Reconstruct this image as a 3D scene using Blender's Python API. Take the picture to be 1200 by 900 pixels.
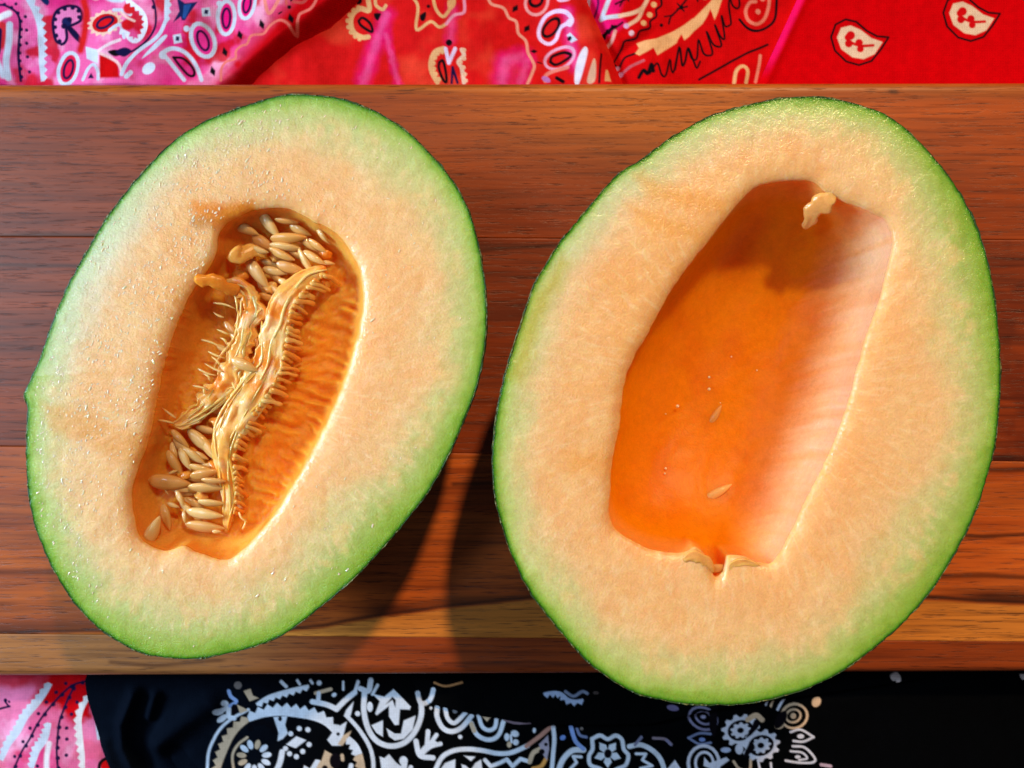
import bpy, math, random
import numpy as np
from mathutils import Vector, Matrix

# ------------------------------------------------------------------ reset
bpy.ops.wm.read_factory_settings(use_empty=True)
S = bpy.context.scene
COL = S.collection
R = math.radians

# ------------------------------------------------------------------ camera
CAM_Z = 0.407
TANH = 0.5142
cam_d = bpy.data.cameras.new("camera")
cam_d.lens = 35.0
cam_d.sensor_width = 36.0
cam_d.clip_start = 0.01
cam_d.clip_end = 50
cam_d.dof.use_dof = True
cam_d.dof.focus_distance = 0.320
cam_d.dof.aperture_fstop = 20
cam = bpy.data.objects.new("camera", cam_d)
cam.location = (0, 0, CAM_Z)
COL.objects.link(cam)
S.camera = cam

# ------------------------------------------------------------------ world, lamps, exposure
W = bpy.data.worlds.new("World")
S.world = W
W.use_nodes = True
bg = W.node_tree.nodes["Background"]
bg.inputs[0].default_value = (0.85, 0.92, 1.0, 1)
bg.inputs[1].default_value = 0.07

def aim(o, target):
    d = Vector(target) - o.location
    o.rotation_euler = d.to_track_quat('-Z', 'Y').to_euler()

# warm low sunlight falling in through a window behind and a little to the right
ld = bpy.data.lights.new("sunbeam_lamp", 'SPOT')
ld.energy = 312
ld.color = (1.0, 0.71, 0.38)
ld.shadow_soft_size = 0.085
ld.spot_size = R(26)
ld.spot_blend = 1.0
lo = bpy.data.objects.new("sunbeam_lamp", ld)
dirv = Vector((18, 55, 69)).normalized()
lo.location = Vector((0.05, 0.0, 0.06)) + dirv * 3.0
aim(lo, (0.35, 0.0, 0.06))
COL.objects.link(lo)
# cool window light from the left
wd = bpy.data.lights.new("window_lamp", 'AREA')
wd.shape = 'RECTANGLE'
wd.size = 0.28
wd.size_y = 0.22
wd.energy = 10.5
wd.color = (0.58, 0.81, 1.0)
wo = bpy.data.objects.new("window_lamp", wd)
el = R(25)
az = R(172)
wo.location = Vector((math.cos(az) * math.cos(el), math.sin(az) * math.cos(el), math.sin(el))) * 0.80 + Vector((-0.05, 0, 0.06))
aim(wo, (-0.05, 0, 0.06))
COL.objects.link(wo)

# upper part of the same left window, seen as the broad cool sheen on wet flesh and varnish
ud = bpy.data.lights.new("upper_window_lamp", 'AREA')
ud.shape = 'RECTANGLE'
ud.size = 0.26
ud.size_y = 0.20
ud.energy = 2.6
ud.color = (0.66, 0.86, 1.0)
uo = bpy.data.objects.new("upper_window_lamp", ud)
ue = R(65); ua = R(166)
uo.location = Vector((-0.13, 0.03, 0.08)) + Vector((math.cos(ue) * math.cos(ua), math.cos(ue) * math.sin(ua), math.sin(ue))) * 1.2
aim(uo, (-0.13, 0.03, 0.08))
COL.objects.link(uo)

S.view_settings.view_transform = 'Standard'
S.view_settings.look = 'None'
S.view_settings.exposure = 0.06
S.view_settings.gamma = 1
S.render.engine = 'CYCLES'
S.render.resolution_x = 1024
S.render.resolution_y = 768
try:
    S.cycles.max_bounces = 8
    S.cycles.caustics_reflective = False
    S.cycles.caustics_refractive = False
    S.cycles.sample_clamp_indirect = 4
except Exception:
    pass

# ------------------------------------------------------------------ helpers
def sc(z):
    return (CAM_Z - z) * TANH / 600.0

def P(px, py, z):
    s = sc(z)
    return ((px - 600.0) * s, (450.0 - py) * s, z)

def lin(c):
    c = np.asarray(c, float) / 255.0
    return np.where(c <= 0.04045, c / 12.92, ((c + 0.055) / 1.055) ** 2.4)

def sst(a, b, x):
    t = np.clip((x - a) / (b - a), 0, 1)
    return t * t * (3 - 2 * t)

_tabs = {}
def vnoise(x, y, seed=0):
    if seed not in _tabs:
        _tabs[seed] = np.random.RandomState(seed + 11).rand(256, 256)
    T = _tabs[seed]
    xi = np.floor(x).astype(int); yi = np.floor(y).astype(int)
    fx = x - xi; fy = y - yi
    fx = fx * fx * (3 - 2 * fx); fy = fy * fy * (3 - 2 * fy)
    x0 = xi & 255; x1 = (xi + 1) & 255; y0 = yi & 255; y1 = (yi + 1) & 255
    return (T[x0, y0] * (1 - fx) * (1 - fy) + T[x1, y0] * fx * (1 - fy) + T[x0, y1] * (1 - fx) * fy + T[x1, y1] * fx * fy)

def fbm(x, y, oc=4, seed=0):
    x = np.asarray(x, float); y = np.asarray(y, float)
    v = 0; a = 0.5; n = 0
    for o in range(oc):
        v = v + a * vnoise(x * 2 ** o + 17.3 * o, y * 2 ** o + 9.1 * o, seed + o)
        n += a; a *= 0.5
    return v / n * 2 - 1

def catmull(pts, closed=False, n=8):
    p = np.asarray(pts, float)
    k = len(p)
    out = []
    rng = range(k) if closed else range(k - 1)
    for i in rng:
        p1 = p[i]; p2 = p[(i + 1) % k]
        p0 = p[(i - 1) % k] if (closed or i > 0) else 2 * p1 - p2
        p3 = p[(i + 2) % k] if (closed or i + 2 < k) else 2 * p2 - p1
        for j in range(n):
            t = j / n
            out.append(0.5 * ((2 * p1) + (-p0 + p2) * t + (2 * p0 - 5 * p1 + 4 * p2 - p3) * t * t + (-p0 + 3 * p1 - 3 * p2 + p3) * t ** 3))
    if not closed:
        out.append(p[-1])
    return np.array(out)

def seg_dist(x, y, pts, closed=False):
    p = np.asarray(pts, float)
    d = np.full(x.shape, 1e9)
    k = len(p)
    for i in range(k if closed else k - 1):
        a = p[i]; b = p[(i + 1) % k]
        ab = b - a
        L = ab @ ab + 1e-12
        t = np.clip(((x - a[0]) * ab[0] + (y - a[1]) * ab[1]) / L, 0, 1)
        d = np.minimum(d, np.hypot(x - a[0] - t * ab[0], y - a[1] - t * ab[1]))
    return d

def inside(x, y, pts):
    p = np.asarray(pts, float)
    r = np.zeros(x.shape, bool)
    k = len(p)
    for i in range(k):
        x1, y1 = p[i]; x2, y2 = p[(i + 1) % k]
        if y1 == y2:
            continue
        c = ((y1 > y) != (y2 > y)) & (x < (x2 - x1) * (y - y1) / (y2 - y1) + x1)
        r ^= c
    return r

def sdf(x, y, pts):
    d = seg_dist(x, y, pts, True)
    return np.where(inside(x, y, pts), -d, d)

def make_mesh(name, verts, faces, mat, parent=None, col=None, smooth=True, loc=None):
    me = bpy.data.meshes.new(name)
    me.from_pydata([tuple(v) for v in verts] if not isinstance(verts, np.ndarray) else verts.tolist(), [], faces if isinstance(faces, list) else faces.tolist())
    if col is not None:
        a = me.color_attributes.new("Col", 'FLOAT_COLOR', 'POINT')
        c = np.ones((len(verts), 4), np.float32)
        c[:, :3] = col
        a.data.foreach_set("color", c.ravel())
    if smooth:
        me.polygons.foreach_set("use_smooth", np.ones(len(me.polygons), bool))
    me.materials.append(mat)
    me.update()
    o = bpy.data.objects.new(name, me)
    COL.objects.link(o)
    if parent is not None:
        o.parent = parent
        o.matrix_parent_inverse = Matrix.Translation(-parent.location)
    return o

def grid_faces(ni, nj, wrap_i=False, flip=False):
    i = np.arange(ni if wrap_i else ni - 1)
    j = np.arange(nj - 1)
    I, J = np.meshgrid(i, j, indexing='ij')
    I2 = (I + 1) % ni
    f = np.stack([I * nj + J, I2 * nj + J, I2 * nj + J + 1, I * nj + J + 1], -1).reshape(-1, 4)
    return f[:, ::-1] if flip else f

def empty(name, loc, label, cat, group=None):
    o = bpy.data.objects.new(name, None)
    o.empty_display_size = 0.02
    o.location = loc
    COL.objects.link(o)
    o["label"] = label; o["category"] = cat
    if group:
        o["group"] = group
    return o

# ------------------------------------------------------------------ materials
class NT:
    def __init__(self, name):
        self.m = bpy.data.materials.new(name)
        self.m.use_nodes = True
        self.t = self.m.node_tree
        self.b = self.t.nodes["Principled BSDF"]
    def n(self, typ, **kw):
        nd = self.t.nodes.new(typ)
        for k, v in kw.items():
            if k.startswith('i_'):
                key = k[2:].replace('_', ' ')
                nd.inputs[int(key) if key.isdigit() else key].default_value = v
            else:
                setattr(nd, k, v)
        return nd
    def l(self, a, ao, b, bi):
        self.t.links.new(a.outputs[ao], b.inputs[bi])
    def setp(self, **kw):
        for k, v in kw.items():
            self.b.inputs[k.replace('_', ' ')].default_value = v
    def coords(self, scale):
        tc = self.n('ShaderNodeTexCoord')
        mp = self.n('ShaderNodeMapping')
        mp.inputs['Scale'].default_value = scale
        self.l(tc, 'Object', mp, 'Vector')
        return mp
    def noise(self, scale, detail=4, rough=0.55, vec=(1, 1, 1), dist=0.0):
        mp = self.coords(vec)
        nz = self.n('ShaderNodeTexNoise')
        nz.inputs['Scale'].default_value = scale
        nz.inputs['Detail'].default_value = detail
        nz.inputs['Roughness'].default_value = rough
        nz.inputs['Distortion'].default_value = dist
        self.l(mp, 'Vector', nz, 'Vector')
        return nz
    def ramp(self, src, out, stops, interp='LINEAR'):
        r = self.n('ShaderNodeValToRGB')
        r.color_ramp.interpolation = interp
        e = r.color_ramp.elements
        while len(e) < len(stops):
            e.new(0.5)
        for q, (p, c) in zip(e, stops):
            q.position = p
            q.color = (c, c, c, 1) if not hasattr(c, '__len__') else (*c, 1)
        self.l(src, out, r, 'Fac')
        return r
    def mul(self, a, ao, b, bo, fac=1.0, mode='MULTIPLY'):
        mx = self.n('ShaderNodeMix', data_type='RGBA', blend_type=mode)
        mx.inputs[0].default_value = fac
        self.t.links.new(a.outputs[ao], mx.inputs[6])
        self.t.links.new(b.outputs[bo], mx.inputs[7])
        return mx
    def attr(self):
        a = self.n('ShaderNodeAttribute')
        a.attribute_name = "Col"
        return a
    def bump(self, src, out, strength, dist, prev=None):
        b = self.n('ShaderNodeBump')
        b.inputs['Strength'].default_value = strength
        b.inputs['Distance'].default_value = dist
        self.l(src, out, b, 'Height')
        if prev:
            self.l(prev, 'Normal', b, 'Normal')
        return b

def mat_flesh(name, sss, rough, bump_d, spec=0.5, sscale=0.008):
    m = NT(name)
    a = m.attr()
    n1 = m.noise(420, 5, 0.65)
    r1 = m.ramp(n1, 'Fac', [(0.25, (0.90, 0.86, 0.80)), (0.75, (1.10, 1.10, 1.12))])
    x1 = m.mul(a, 'Color', r1, 'Color', 0.8)
    n2 = m.noise(1500, 3, 0.55)
    r2 = m.ramp(n2, 'Fac', [(0.3, (0.93, 0.90, 0.86)), (0.7, (1.06, 1.07, 1.08))])
    x2 = m.mul(x1, 2, r2, 'Color', 0.8)
    m.l(x2, 2, m.b, 'Base Color')
    b1 = m.bump(n2, 'Fac', 0.9, bump_d)
    b2 = m.bump(n1, 'Fac', 0.4, bump_d * 1.8, b1)
    m.l(b2, 'Normal', m.b, 'Normal')
    m.setp(Roughness=rough, IOR=1.38)
    m.b.inputs['Specular IOR Level'].default_value = spec
    m.b.inputs['Subsurface Weight'].default_value = sss
    m.b.inputs['Subsurface Radius'].default_value = (1.0, 0.40, 0.10)
    m.b.inputs['Subsurface Scale'].default_value = sscale
    return m.m

M_FLESH = mat_flesh("melon_flesh", 0.75, 0.17, 0.00021, 0.7)
M_HOLLOW = mat_flesh("melon_hollow", 0.85, 0.42, 0.00012, 0.30, 0.014)
M_PULP = mat_flesh("melon_pulp", 0.6, 0.16, 0.00012, 0.6, 0.003)

def mat_seed():
    m = NT("seed_shell")
    oi = m.n('ShaderNodeObjectInfo')
    r = m.ramp(oi, 'Random', [(0.0, tuple(lin((222, 146, 62)))), (0.5, tuple(lin((242, 198, 128)))), (1.0, tuple(lin((232, 168, 86))))])
    nz = m.noise(700, 3, 0.5)
    r2 = m.ramp(nz, 'Fac', [(0.3, 0.85), (0.7, 1.08)])
    x = m.mul(r, 'Color', r2, 'Color', 0.9)
    m.l(x, 2, m.b, 'Base Color')
    m.setp(Roughness=0.18, IOR=1.45)
    m.b.inputs['Coat Weight'].default_value = 0.6
    m.b.inputs['Coat Roughness'].default_value = 0.06
    m.b.inputs['Subsurface Weight'].default_value = 0.35
    m.b.inputs['Subsurface Radius'].default_value = (1.0, 0.5, 0.2)
    m.b.inputs['Subsurface Scale'].default_value = 0.0012
    b = m.bump(nz, 'Fac', 0.4, 0.0002)
    m.l(b, 'Normal', m.b, 'Normal')
    return m.m
M_SEED = mat_seed()

def mat_rind():
    m = NT("melon_rind")
    v = m.n('ShaderNodeTexVoronoi', feature='DISTANCE_TO_EDGE')
    v.inputs['Scale'].default_value = 190
    mp = m.coords((1, 1, 1))
    nz = m.noise(140, 3, 0.5)
    ad = m.n('ShaderNodeMixRGB', blend_type='ADD')
    ad.inputs[0].default_value = 0.012
    m.l(mp, 'Vector', ad, 1); m.l(nz, 'Color', ad, 2)
    m.l(ad, 'Color', v, 'Vector')
    r = m.ramp(v, 'Distance', [(0.0, tuple(lin((128, 124, 74)))), (0.05, tuple(lin((88, 98, 44)))), (0.11, tuple(lin((34, 62, 16))))])
    m.l(r, 'Color', m.b, 'Base Color')
    h = m.ramp(v, 'Distance', [(0.0, 1.0), (0.14, 0.0)])
    b = m.bump(h, 'Color', 0.9, 0.0006)
    m.l(b, 'Normal', m.b, 'Normal')
    m.setp(Roughness=0.6)
    return m.m
M_RIND = mat_rind()

def mat_wood():
    m = NT("acacia_wood")
    a = m.attr()
    oi = m.n('ShaderNodeObjectInfo')
    cmb = m.n('ShaderNodeCombineXYZ')
    mu = m.n('ShaderNodeMath', operation='MULTIPLY'); mu.inputs[1].default_value = 7.0
    m.l(oi, 'Random', mu, 0)
    m.l(mu, 'Value', cmb, 'X'); m.l(mu, 'Value', cmb, 'Y')
    tc = m.n('ShaderNodeTexCoord')
    va = m.n('ShaderNodeVectorMath', operation='ADD')
    m.l(tc, 'Object', va, 0); m.l(cmb, 'Vector', va, 1)
    def nz(vec, scale, det, dist=0):
        mp = m.n('ShaderNodeMapping'); mp.inputs['Scale'].default_value = vec
        m.l(va, 'Vector', mp, 'Vector')
        n = m.n('ShaderNodeTexNoise')
        n.inputs['Scale'].default_value = scale; n.inputs['Detail'].default_value = det
        n.inputs['Roughness'].default_value = 0.6; n.inputs['Distortion'].default_value = dist
        m.l(mp, 'Vector', n, 'Vector')
        return n
    g1 = nz((5, 110, 30), 1.0, 6, 0.35)
    r1 = m.ramp(g1, 'Fac', [(0.22, (0.42, 0.36, 0.34)), (0.45, (0.90, 0.88, 0.86)), (0.75, (1.30, 1.28, 1.22))])
    x1 = m.mul(a, 'Color', r1, 'Color', 0.85)
    g2 = nz((22, 620, 60), 1.0, 4, 0.2)
    r2 = m.ramp(g2, 'Fac', [(0.28, (0.46, 0.40, 0.38)), (0.50, (1.0, 1.0, 1.0)), (0.8, (1.28, 1.28, 1.26))])
    x2 = m.mul(x1, 2, r2, 'Color', 0.8)
    g3 = nz((95, 1900, 60), 1.0, 2)
    r3 = m.ramp(g3, 'Fac', [(0.33, (0.30, 0.26, 0.24)), (0.42, (1, 1, 1))])
    x3 = m.mul(x2, 2, r3, 'Color', 0.8)
    m.l(x3, 2, m.b, 'Base Color')
    b1 = m.bump(r3, 'Color', 0.35, 0.00025)
    b2 = m.bump(g2, 'Fac', 0.3, 0.00018, b1)
    m.l(b2, 'Normal', m.b, 'Normal')
    rr = m.ramp(g1, 'Fac', [(0.3, 0.46), (0.7, 0.36)])
    m.l(rr, 'Color', m.b, 'Roughness')
    m.b.inputs['Specular IOR Level'].default_value = 0.36
    return m.m
M_WOOD = mat_wood()

def mat_cloth(name, rough, sheen, spec):
    m = NT(name)
    a = m.attr()
    def wv(axis):
        mp = m.coords((1, 1, 1))
        w = m.n('ShaderNodeTexWave', wave_type='BANDS', bands_direction=axis)
        w.inputs['Scale'].default_value = 480
        w.inputs['Distortion'].default_value = 0.6
        w.inputs['Detail'].default_value = 1
        m.l(mp, 'Vector', w, 'Vector')
        return w
    wx = wv('X'); wy = wv('Y')
    mx = m.n('ShaderNodeMath', operation='MAXIMUM')
    m.l(wx, 'Fac', mx, 0); m.l(wy, 'Fac', mx, 1)
    r = m.ramp(mx, 'Value', [(0.2, 0.72), (0.9, 1.06)])
    x = m.mul(a, 'Color', r, 'Color', 0.7)
    nz = m.noise(240, 4, 0.6)
    r2 = m.ramp(nz, 'Fac', [(0.3, 0.84), (0.7, 1.12)])
    x2 = m.mul(x, 2, r2, 'Color', 0.8)
    m.l(x2, 2, m.b, 'Base Color')
    b1 = m.bump(mx, 'Value', 0.5, 0.00015)
    b2 = m.bump(nz, 'Fac', 0.4, 0.0006, b1)
    m.l(b2, 'Normal', m.b, 'Normal')
    m.setp(Roughness=rough)
    m.b.inputs['Specular IOR Level'].default_value = spec
    m.b.inputs['Sheen Weight'].default_value = sheen
    m.b.inputs['Sheen Roughness'].default_value = 0.5
    return m.m
M_CLOTH = mat_cloth("printed_cotton", 0.9, 0.0, 0.03)
M_BLACK = mat_cloth("black_printed_cotton", 0.92, 0.0, 0.012)

def mat_table():
    m = NT("table_top")
    nz = m.noise(40, 5, 0.6, (1, 8, 1))
    r = m.ramp(nz, 'Fac', [(0.3, (0.03, 0.018, 0.012)), (0.7, (0.07, 0.04, 0.025))])
    m.l(r, 'Color', m.b, 'Base Color')
    m.setp(Roughness=0.5)
    return m.m
M_TABLE = mat_table()

# ------------------------------------------------------------------ table
def build_table():
    n = 30
    x = np.linspace(-0.6, 0.6, n); y = np.linspace(-0.45, 0.45, n)
    X, Y = np.meshgrid(x, y, indexing='ij')
    v = np.stack([X, Y, np.full_like(X, -0.0005)], -1).reshape(-1, 3)
    o = make_mesh("table", v, grid_faces(n, n), M_TABLE)
    o["kind"] = "structure"
build_table()

# ------------------------------------------------------------------ bandanas
CZ = 0.004
CS = sc(CZ)

class Print:
    """flat print laid on cloth vertices; coordinates in print units (CS metres)"""
    def __init__(self, X, Y, base):
        self.x = X; self.y = Y; self.c = base.copy()
        self.ox = 0; self.oy = 0; self.k = 1
    def frame(self, ox, oy, k):
        self.ox = ox; self.oy = oy; self.k = k
    def tr(self, pts):
        return np.asarray(pts, float) * self.k + np.array([self.ox, self.oy])
    def sub(self, p, m):
        return np.where((self.x > p[:, 0].min() - m) & (self.x < p[:, 0].max() + m) & (self.y > p[:, 1].min() - m) & (self.y < p[:, 1].max() + m))[0]
    def put(self, i, alpha, c):
        a = np.clip(alpha, 0, 1)[:, None]
        self.c[i] = self.c[i] * (1 - a) + lin(c) * a
    def stroke(self, pts, w, c, smooth=True, closed=False, soft=0.55, alpha=1.0):
        p = self.tr(pts)
        if smooth and len(p) > 2:
            p = catmull(p, closed, 5)
        w = w * self.k
        i = self.sub(p, w + 2)
        if len(i) == 0: return
        d = seg_dist(self.x[i], self.y[i], p, closed)
        self.put(i, alpha * (0.5 + (w / 2 - d) / (2 * soft)), c)
    def fill(self, pts, c, smooth=False, soft=0.55, alpha=1.0):
        p = self.tr(pts)
        if smooth:
            p = catmull(p, True, 5)
        i = self.sub(p, 2 + soft)
        if len(i) == 0: return
        d = sdf(self.x[i], self.y[i], p)
        self.put(i, alpha * (0.5 - d / (2 * soft)), c)
    def ell(self, cx, cy, rx, ry, rot=0, n=20):
        t = np.linspace(0, 2 * np.pi, n, endpoint=False)
        r = R(rot)
        a = rx * np.cos(t); b = ry * np.sin(t)
        return np.stack([cx + a * np.cos(r) - b * np.sin(r), cy + a * np.sin(r) + b * np.cos(r)], -1)
    def disc(self, cx, cy, rx, c, ry=None, rot=0, soft=0.55, alpha=1.0):
        self.fill(self.ell(cx, cy, rx, ry or rx, rot), c, soft=soft, alpha=alpha)
    def ring(self, cx, cy, rx, ry, w, c, rot=0):
        self.stroke(self.ell(cx, cy, rx, ry, rot), w, c, smooth=False, closed=True)
    def gear(self, cx, cy, rx, ry, rot, n, tooth, c):
        t = np.linspace(0, 2 * np.pi, n * 4, endpoint=False)
        f = 1 + tooth * (np.arange(n * 4) % 4 < 2)
        r = R(rot)
        a = rx * f * np.cos(t); b = ry * f * np.sin(t)
        self.fill(np.stack([cx + a * np.cos(r) - b * np.sin(r), cy + a * np.sin(r) + b * np.cos(r)], -1), c)
    def band(self, pts, w, tooth, n, c, side=1, c2=None, cut=0.0):
        p = catmull(np.asarray(pts, float), False, 10)
        s = np.concatenate([[0], np.cumsum(np.hypot(*np.diff(p, axis=0).T))])
        m = n * 2 + 1
        q = np.linspace(0, s[-1], m)
        P_ = np.stack([np.interp(q, s, p[:, 0]), np.interp(q, s, p[:, 1])], -1)
        T = np.gradient(P_, axis=0); T /= np.hypot(*T.T)[:, None] + 1e-9
        N = np.stack([-T[:, 1], T[:, 0]], -1) * side
        ww = w * np.sin(np.linspace(0.25, np.pi - 0.25, m)) ** 0.4
        out = P_ + N * (ww / 2 + tooth * (np.arange(m) % 2))[:, None]
        inn = P_ - N * (ww / 2)[:, None]
        if c2 is None:
            self.fill(np.concatenate([out, inn[::-1]]), c)
        else:
            h = int(m * cut)
            self.fill(np.concatenate([out[:h + 1], inn[:h + 1][::-1]]), c)
            self.fill(np.concatenate([out[h:], inn[h:][::-1]]), c2)
    def bumps(self, pts, r, n, c, off=0.0, side=1):
        p = catmull(np.asarray(pts, float), False, 10)
        s = np.concatenate([[0], np.cumsum(np.hypot(*np.diff(p, axis=0).T))])
        for q in np.linspace(s[-1] * 0.04, s[-1] * 0.96, n):
            a = np.array([np.interp(q, s, p[:, 0]), np.interp(q, s, p[:, 1])])
            b = np.array([np.interp(q + 3, s, p[:, 0]), np.interp(q + 3, s, p[:, 1])])
            t = b - a; t = t / (np.hypot(*t) + 1e-9)
            nn = np.array([-t[1], t[0]]) * side
            a = a + nn * off
            self.disc(a[0], a[1], r, c)

WH = (204, 208, 226); PK = (240, 70, 150); NV = (24, 18, 60); RD = (206, 10, 18); CR = (226, 170, 118); BK = (14, 10, 16)
BL = (40, 80, 150); TAN = (194, 168, 144); BW = (204, 210, 228)

def strip(name, x0, x1, near, far, edge_l=None, edge_r=None, hfun=None, base=None, prints=None, label="", layer=0.0, top=True, mat=None):
    """one cloth lying on the table, its outer edges edge_l(y)/edge_r(y) in print units"""
    # y rows in print units: dense where it shows beside the board
    if top:
        yv = np.concatenate([np.linspace(-220, -12, 22), np.arange(-8, 120, 1.0), np.linspace(122, 230, 14)])
    else:
        yv = np.concatenate([np.linspace(670, 774, 14), np.arange(776, 906, 1.0), np.linspace(912, 1120, 22)])
    nx = int((x1 - x0) / 1.0)
    u = np.linspace(0, 1, nx)
    Y, U = np.meshgrid(yv, u, indexing='ij')
    L = edge_l(Y) if edge_l else np.full_like(Y, x0)
    Rr = edge_r(Y) if edge_r else np.full_like(Y, x1)
    X = L + (Rr - L) * U
    x = X.ravel(); y = Y.ravel()
    h = hfun(x, y, (X - L).ravel(), (Rr - X).ravel())
    # pressed flat where the board lies on it
    inner = (y > 117) & (y < 783)
    e = np.where(y < 450, sst(117, 104, y), sst(783, 796, y))
    h = np.where(inner, 0.0006, h * e + 0.0006 * (1 - e)) + layer
    c = base(x, y)
    pr = Print(x, y, c)
    prints(pr)
    v = np.stack([(x - 600) * CS, (450 - y) * CS, h], -1)
    ny = len(yv)
    f = grid_faces(ny, nx)
    # hem turned down along both side edges
    def skirt(col_i, flip):
        nonlocal v, f
        idx = np.arange(ny) * nx + col_i
        sk = v[idx].copy(); sk[:, 2] = np.maximum(sk[:, 2] - 0.0012, 0.0)
        st = len(v)
        v = np.concatenate([v, sk]); pr.c = np.concatenate([pr.c, pr.c[idx]])
        k = np.arange(ny - 1)
        q = np.stack([idx[k], idx[k + 1], st + k + 1, st + k], -1)
        f = np.concatenate([f, q[:, ::-1] if flip else q])
    skirt(0, True); skirt(nx - 1, False)
    o = make_mesh(name, v, f, mat or M_CLOTH, col=pr.c)
    o["label"] = label; o["category"] = "bandana"; o["group"] = "bandanas spread under the cutting board"
    return o

def mixc(a, b, t):
    t = np.atleast_1d(np.clip(t, 0, 1))[:, None]
    return a * (1 - t) + b * t

def dye(x, y, seed, pk, wt, rdl):
    n1 = fbm(x / 60, y / 60, 4, seed); n2 = fbm(x / 26 + 5, y / 26, 4, seed + 20); n3 = fbm(x / 34 + 9, y / 34, 4, seed + 40)
    c = np.tile(lin(pk), (len(x), 1))
    c = mixc(c, np.tile(lin((250, 170, 205)), (len(x), 1)), sst(-0.05, 0.5, n2) * wt)
    c = mixc(c, np.tile(lin((224, 0, 110)), (len(x), 1)), sst(0.0, 0.5, n1) * 0.8)
    c = mixc(c, np.tile(lin(RD), (len(x), 1)), sst(0.12, 0.4, n3) * rdl)
    return c

# --- top left: pink tie-dye paisley
def base_T1(x, y):
    c = dye(x, y, 3, (240, 96, 160), 1.0, 0.9)
    red = np.tile(lin((196, 4, 14)), (len(x), 1))
    return mixc(c, red, sst(-16, 14, (x - 262) * 0.62 + (y - 97) * 0.55 - 0))
def teardrop(p, cx, cy, rx, ry, rot, wo, wi, co=WH, ci=NV, fillc=None, tip=None):
    if fillc is not None:
        p.disc(cx, cy, rx, fillc, ry, rot)
    p.ring(cx, cy, rx, ry, wo, co, rot)
    if tip:
        p.disc(tip[0], tip[1], wo * 0.75, co)
    p.ring(cx, cy + 4, rx * 0.46, ry * 0.58, wi, ci, rot)
def print_T1(p):
    p.frame(0, 0, 1 / 8)
    p.fill([(-60, 300), (60, 270), (160, 290), (170, 420), (140, 520), (40, 540), (-60, 500)], (206, 40, 50), True, soft=2)
    p.stroke([(-40, 300), (40, 270), (120, 230), (180, 200)], 60, (232, 220, 226), soft=1.2)
    p.stroke([(190, 300), (180, 480), (150, 640), (160, 780)], 55, WH, soft=1.0)
    p.stroke([(30, 500), (60, 620), (120, 760)], 60, WH, soft=1.4)
    p.fill([(85, 345), (122, 350), (118, 470), (106, 575), (92, 470)], NV, True)
    bl = [(-20, 190), (50, 130), (120, 118), (190, 145), (250, 190), (275, 260), (270, 380), (262, 480), (252, 600), (262, 800)]
    p.stroke(bl, 22, NV)
    p.bumps(bl, 17, 13, NV, 8, -1)
    p.stroke([(-10, 730), (40, 800)], 20, NV)
    for q in [(110, 55), (245, 110), (325, 222), (328, 340), (328, 460), (328, 580), (340, 715)]:
        p.disc(q[0], q[1], 15, NV)
    p.band([(300, -60), (350, 60), (405, 160), (445, 290), (450, 450), (450, 600), (458, 800)], 50, 34, 13, WH, -1)
    rp = [(640, 462), (590, 430), (570, 330), (572, 230), (615, 150), (700, 110), (780, 115), (822, 170), (812, 240), (740, 285), (692, 310), (692, 400), (670, 450), (640, 464)]
    p.fill(rp, (246, 130, 190), True)
    p.stroke(rp, 27, NV)
    p.bumps(rp[:9], 20, 9, NV, 18, 1)
    p.disc(690, 258, 44, (28, 34, 84)); p.disc(668, 300, 26, NV); p.disc(715, 235, 24, NV)
    p.fill([(690, 310), (730, 300), (800, 370), (850, 460), (810, 455), (740, 390)], NV, True)
    p.fill([(420, -20), (480, 10), (530, 60), (530, 100), (500, 105), (450, 50)], (22, 40, 90), True)
    p.stroke([(900, -20), (950, 20), (1000, -10)], 60, (240, 200, 190), soft=1.2)
    p.stroke([(840, 60), (870, 200), (850, 380), (820, 520)], 70, (216, 30, 30), soft=2.2)
    p.stroke([(1010, -10), (1100, 40), (1200, 50)], 60, WH, soft=1.2)
    p.gear(1050, 275, 150, 108, -8, 15, 0.16, (240, 190, 170))
    p.disc(1050, 275, 128, (206, 16, 24), 88, -8)
    p.ring(1052, 270, 84, 44, 26, NV, -22)
    p.stroke([(1130, 150), (1200, 155), (1290, 200)], 34, WH)
    p.stroke([(1100, 350), (1200, 300), (1240, 420)], 30, WH)
    teardrop(p, 705, 690, 92, 150, 14, 34, 24, WH, NV, (222, 24, 70))
    p.fill([(868, 488), (1000, 530), (990, 655), (880, 600)], WH)
    p.fill([(1010, 570), (1100, 600), (1190, 650), (1200, 790), (1000, 790)], (200, 6, 12), soft=1.2)
    p.stroke([(1000, 540), (1100, 480), (1200, 440)], 28, (240, 205, 215))
    p.stroke([(1010, 560), (1100, 600), (1190, 660), (1230, 760)], 26, (240, 190, 190))
    p.fill([(1090, 550), (1160, 530), (1260, 555), (1160, 595)], BK, True)
    p.stroke([(850, 800), (900, 700), (950, 660), (990, 720), (1000, 800)], 30, WH)
    p.fill([(900, 790), (930, 740), (960, 790)], NV)
    # second zone
    p.frame(150, 0, 1 / 8)
    p.disc(80, 140, 66, (206, 26, 34), 60, soft=1.2); p.disc(70, 300, 60, (206, 20, 28), 56, soft=1.2)
    p.band([(-20, 30), (60, 60), (140, 120), (220, 200), (240, 300), (200, 410), (140, 462), (80, 430), (45, 360), (0, 390)], 30, 26, 13, (230, 226, 242), 1)
    p.stroke([(-10, 170), (60, 230), (130, 265)], 22, (240, 190, 180))
    ba = [(200, -10), (285, 40), (328, 150), (326, 310), (240, 450), (120, 545), (0, 570)]
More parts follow.
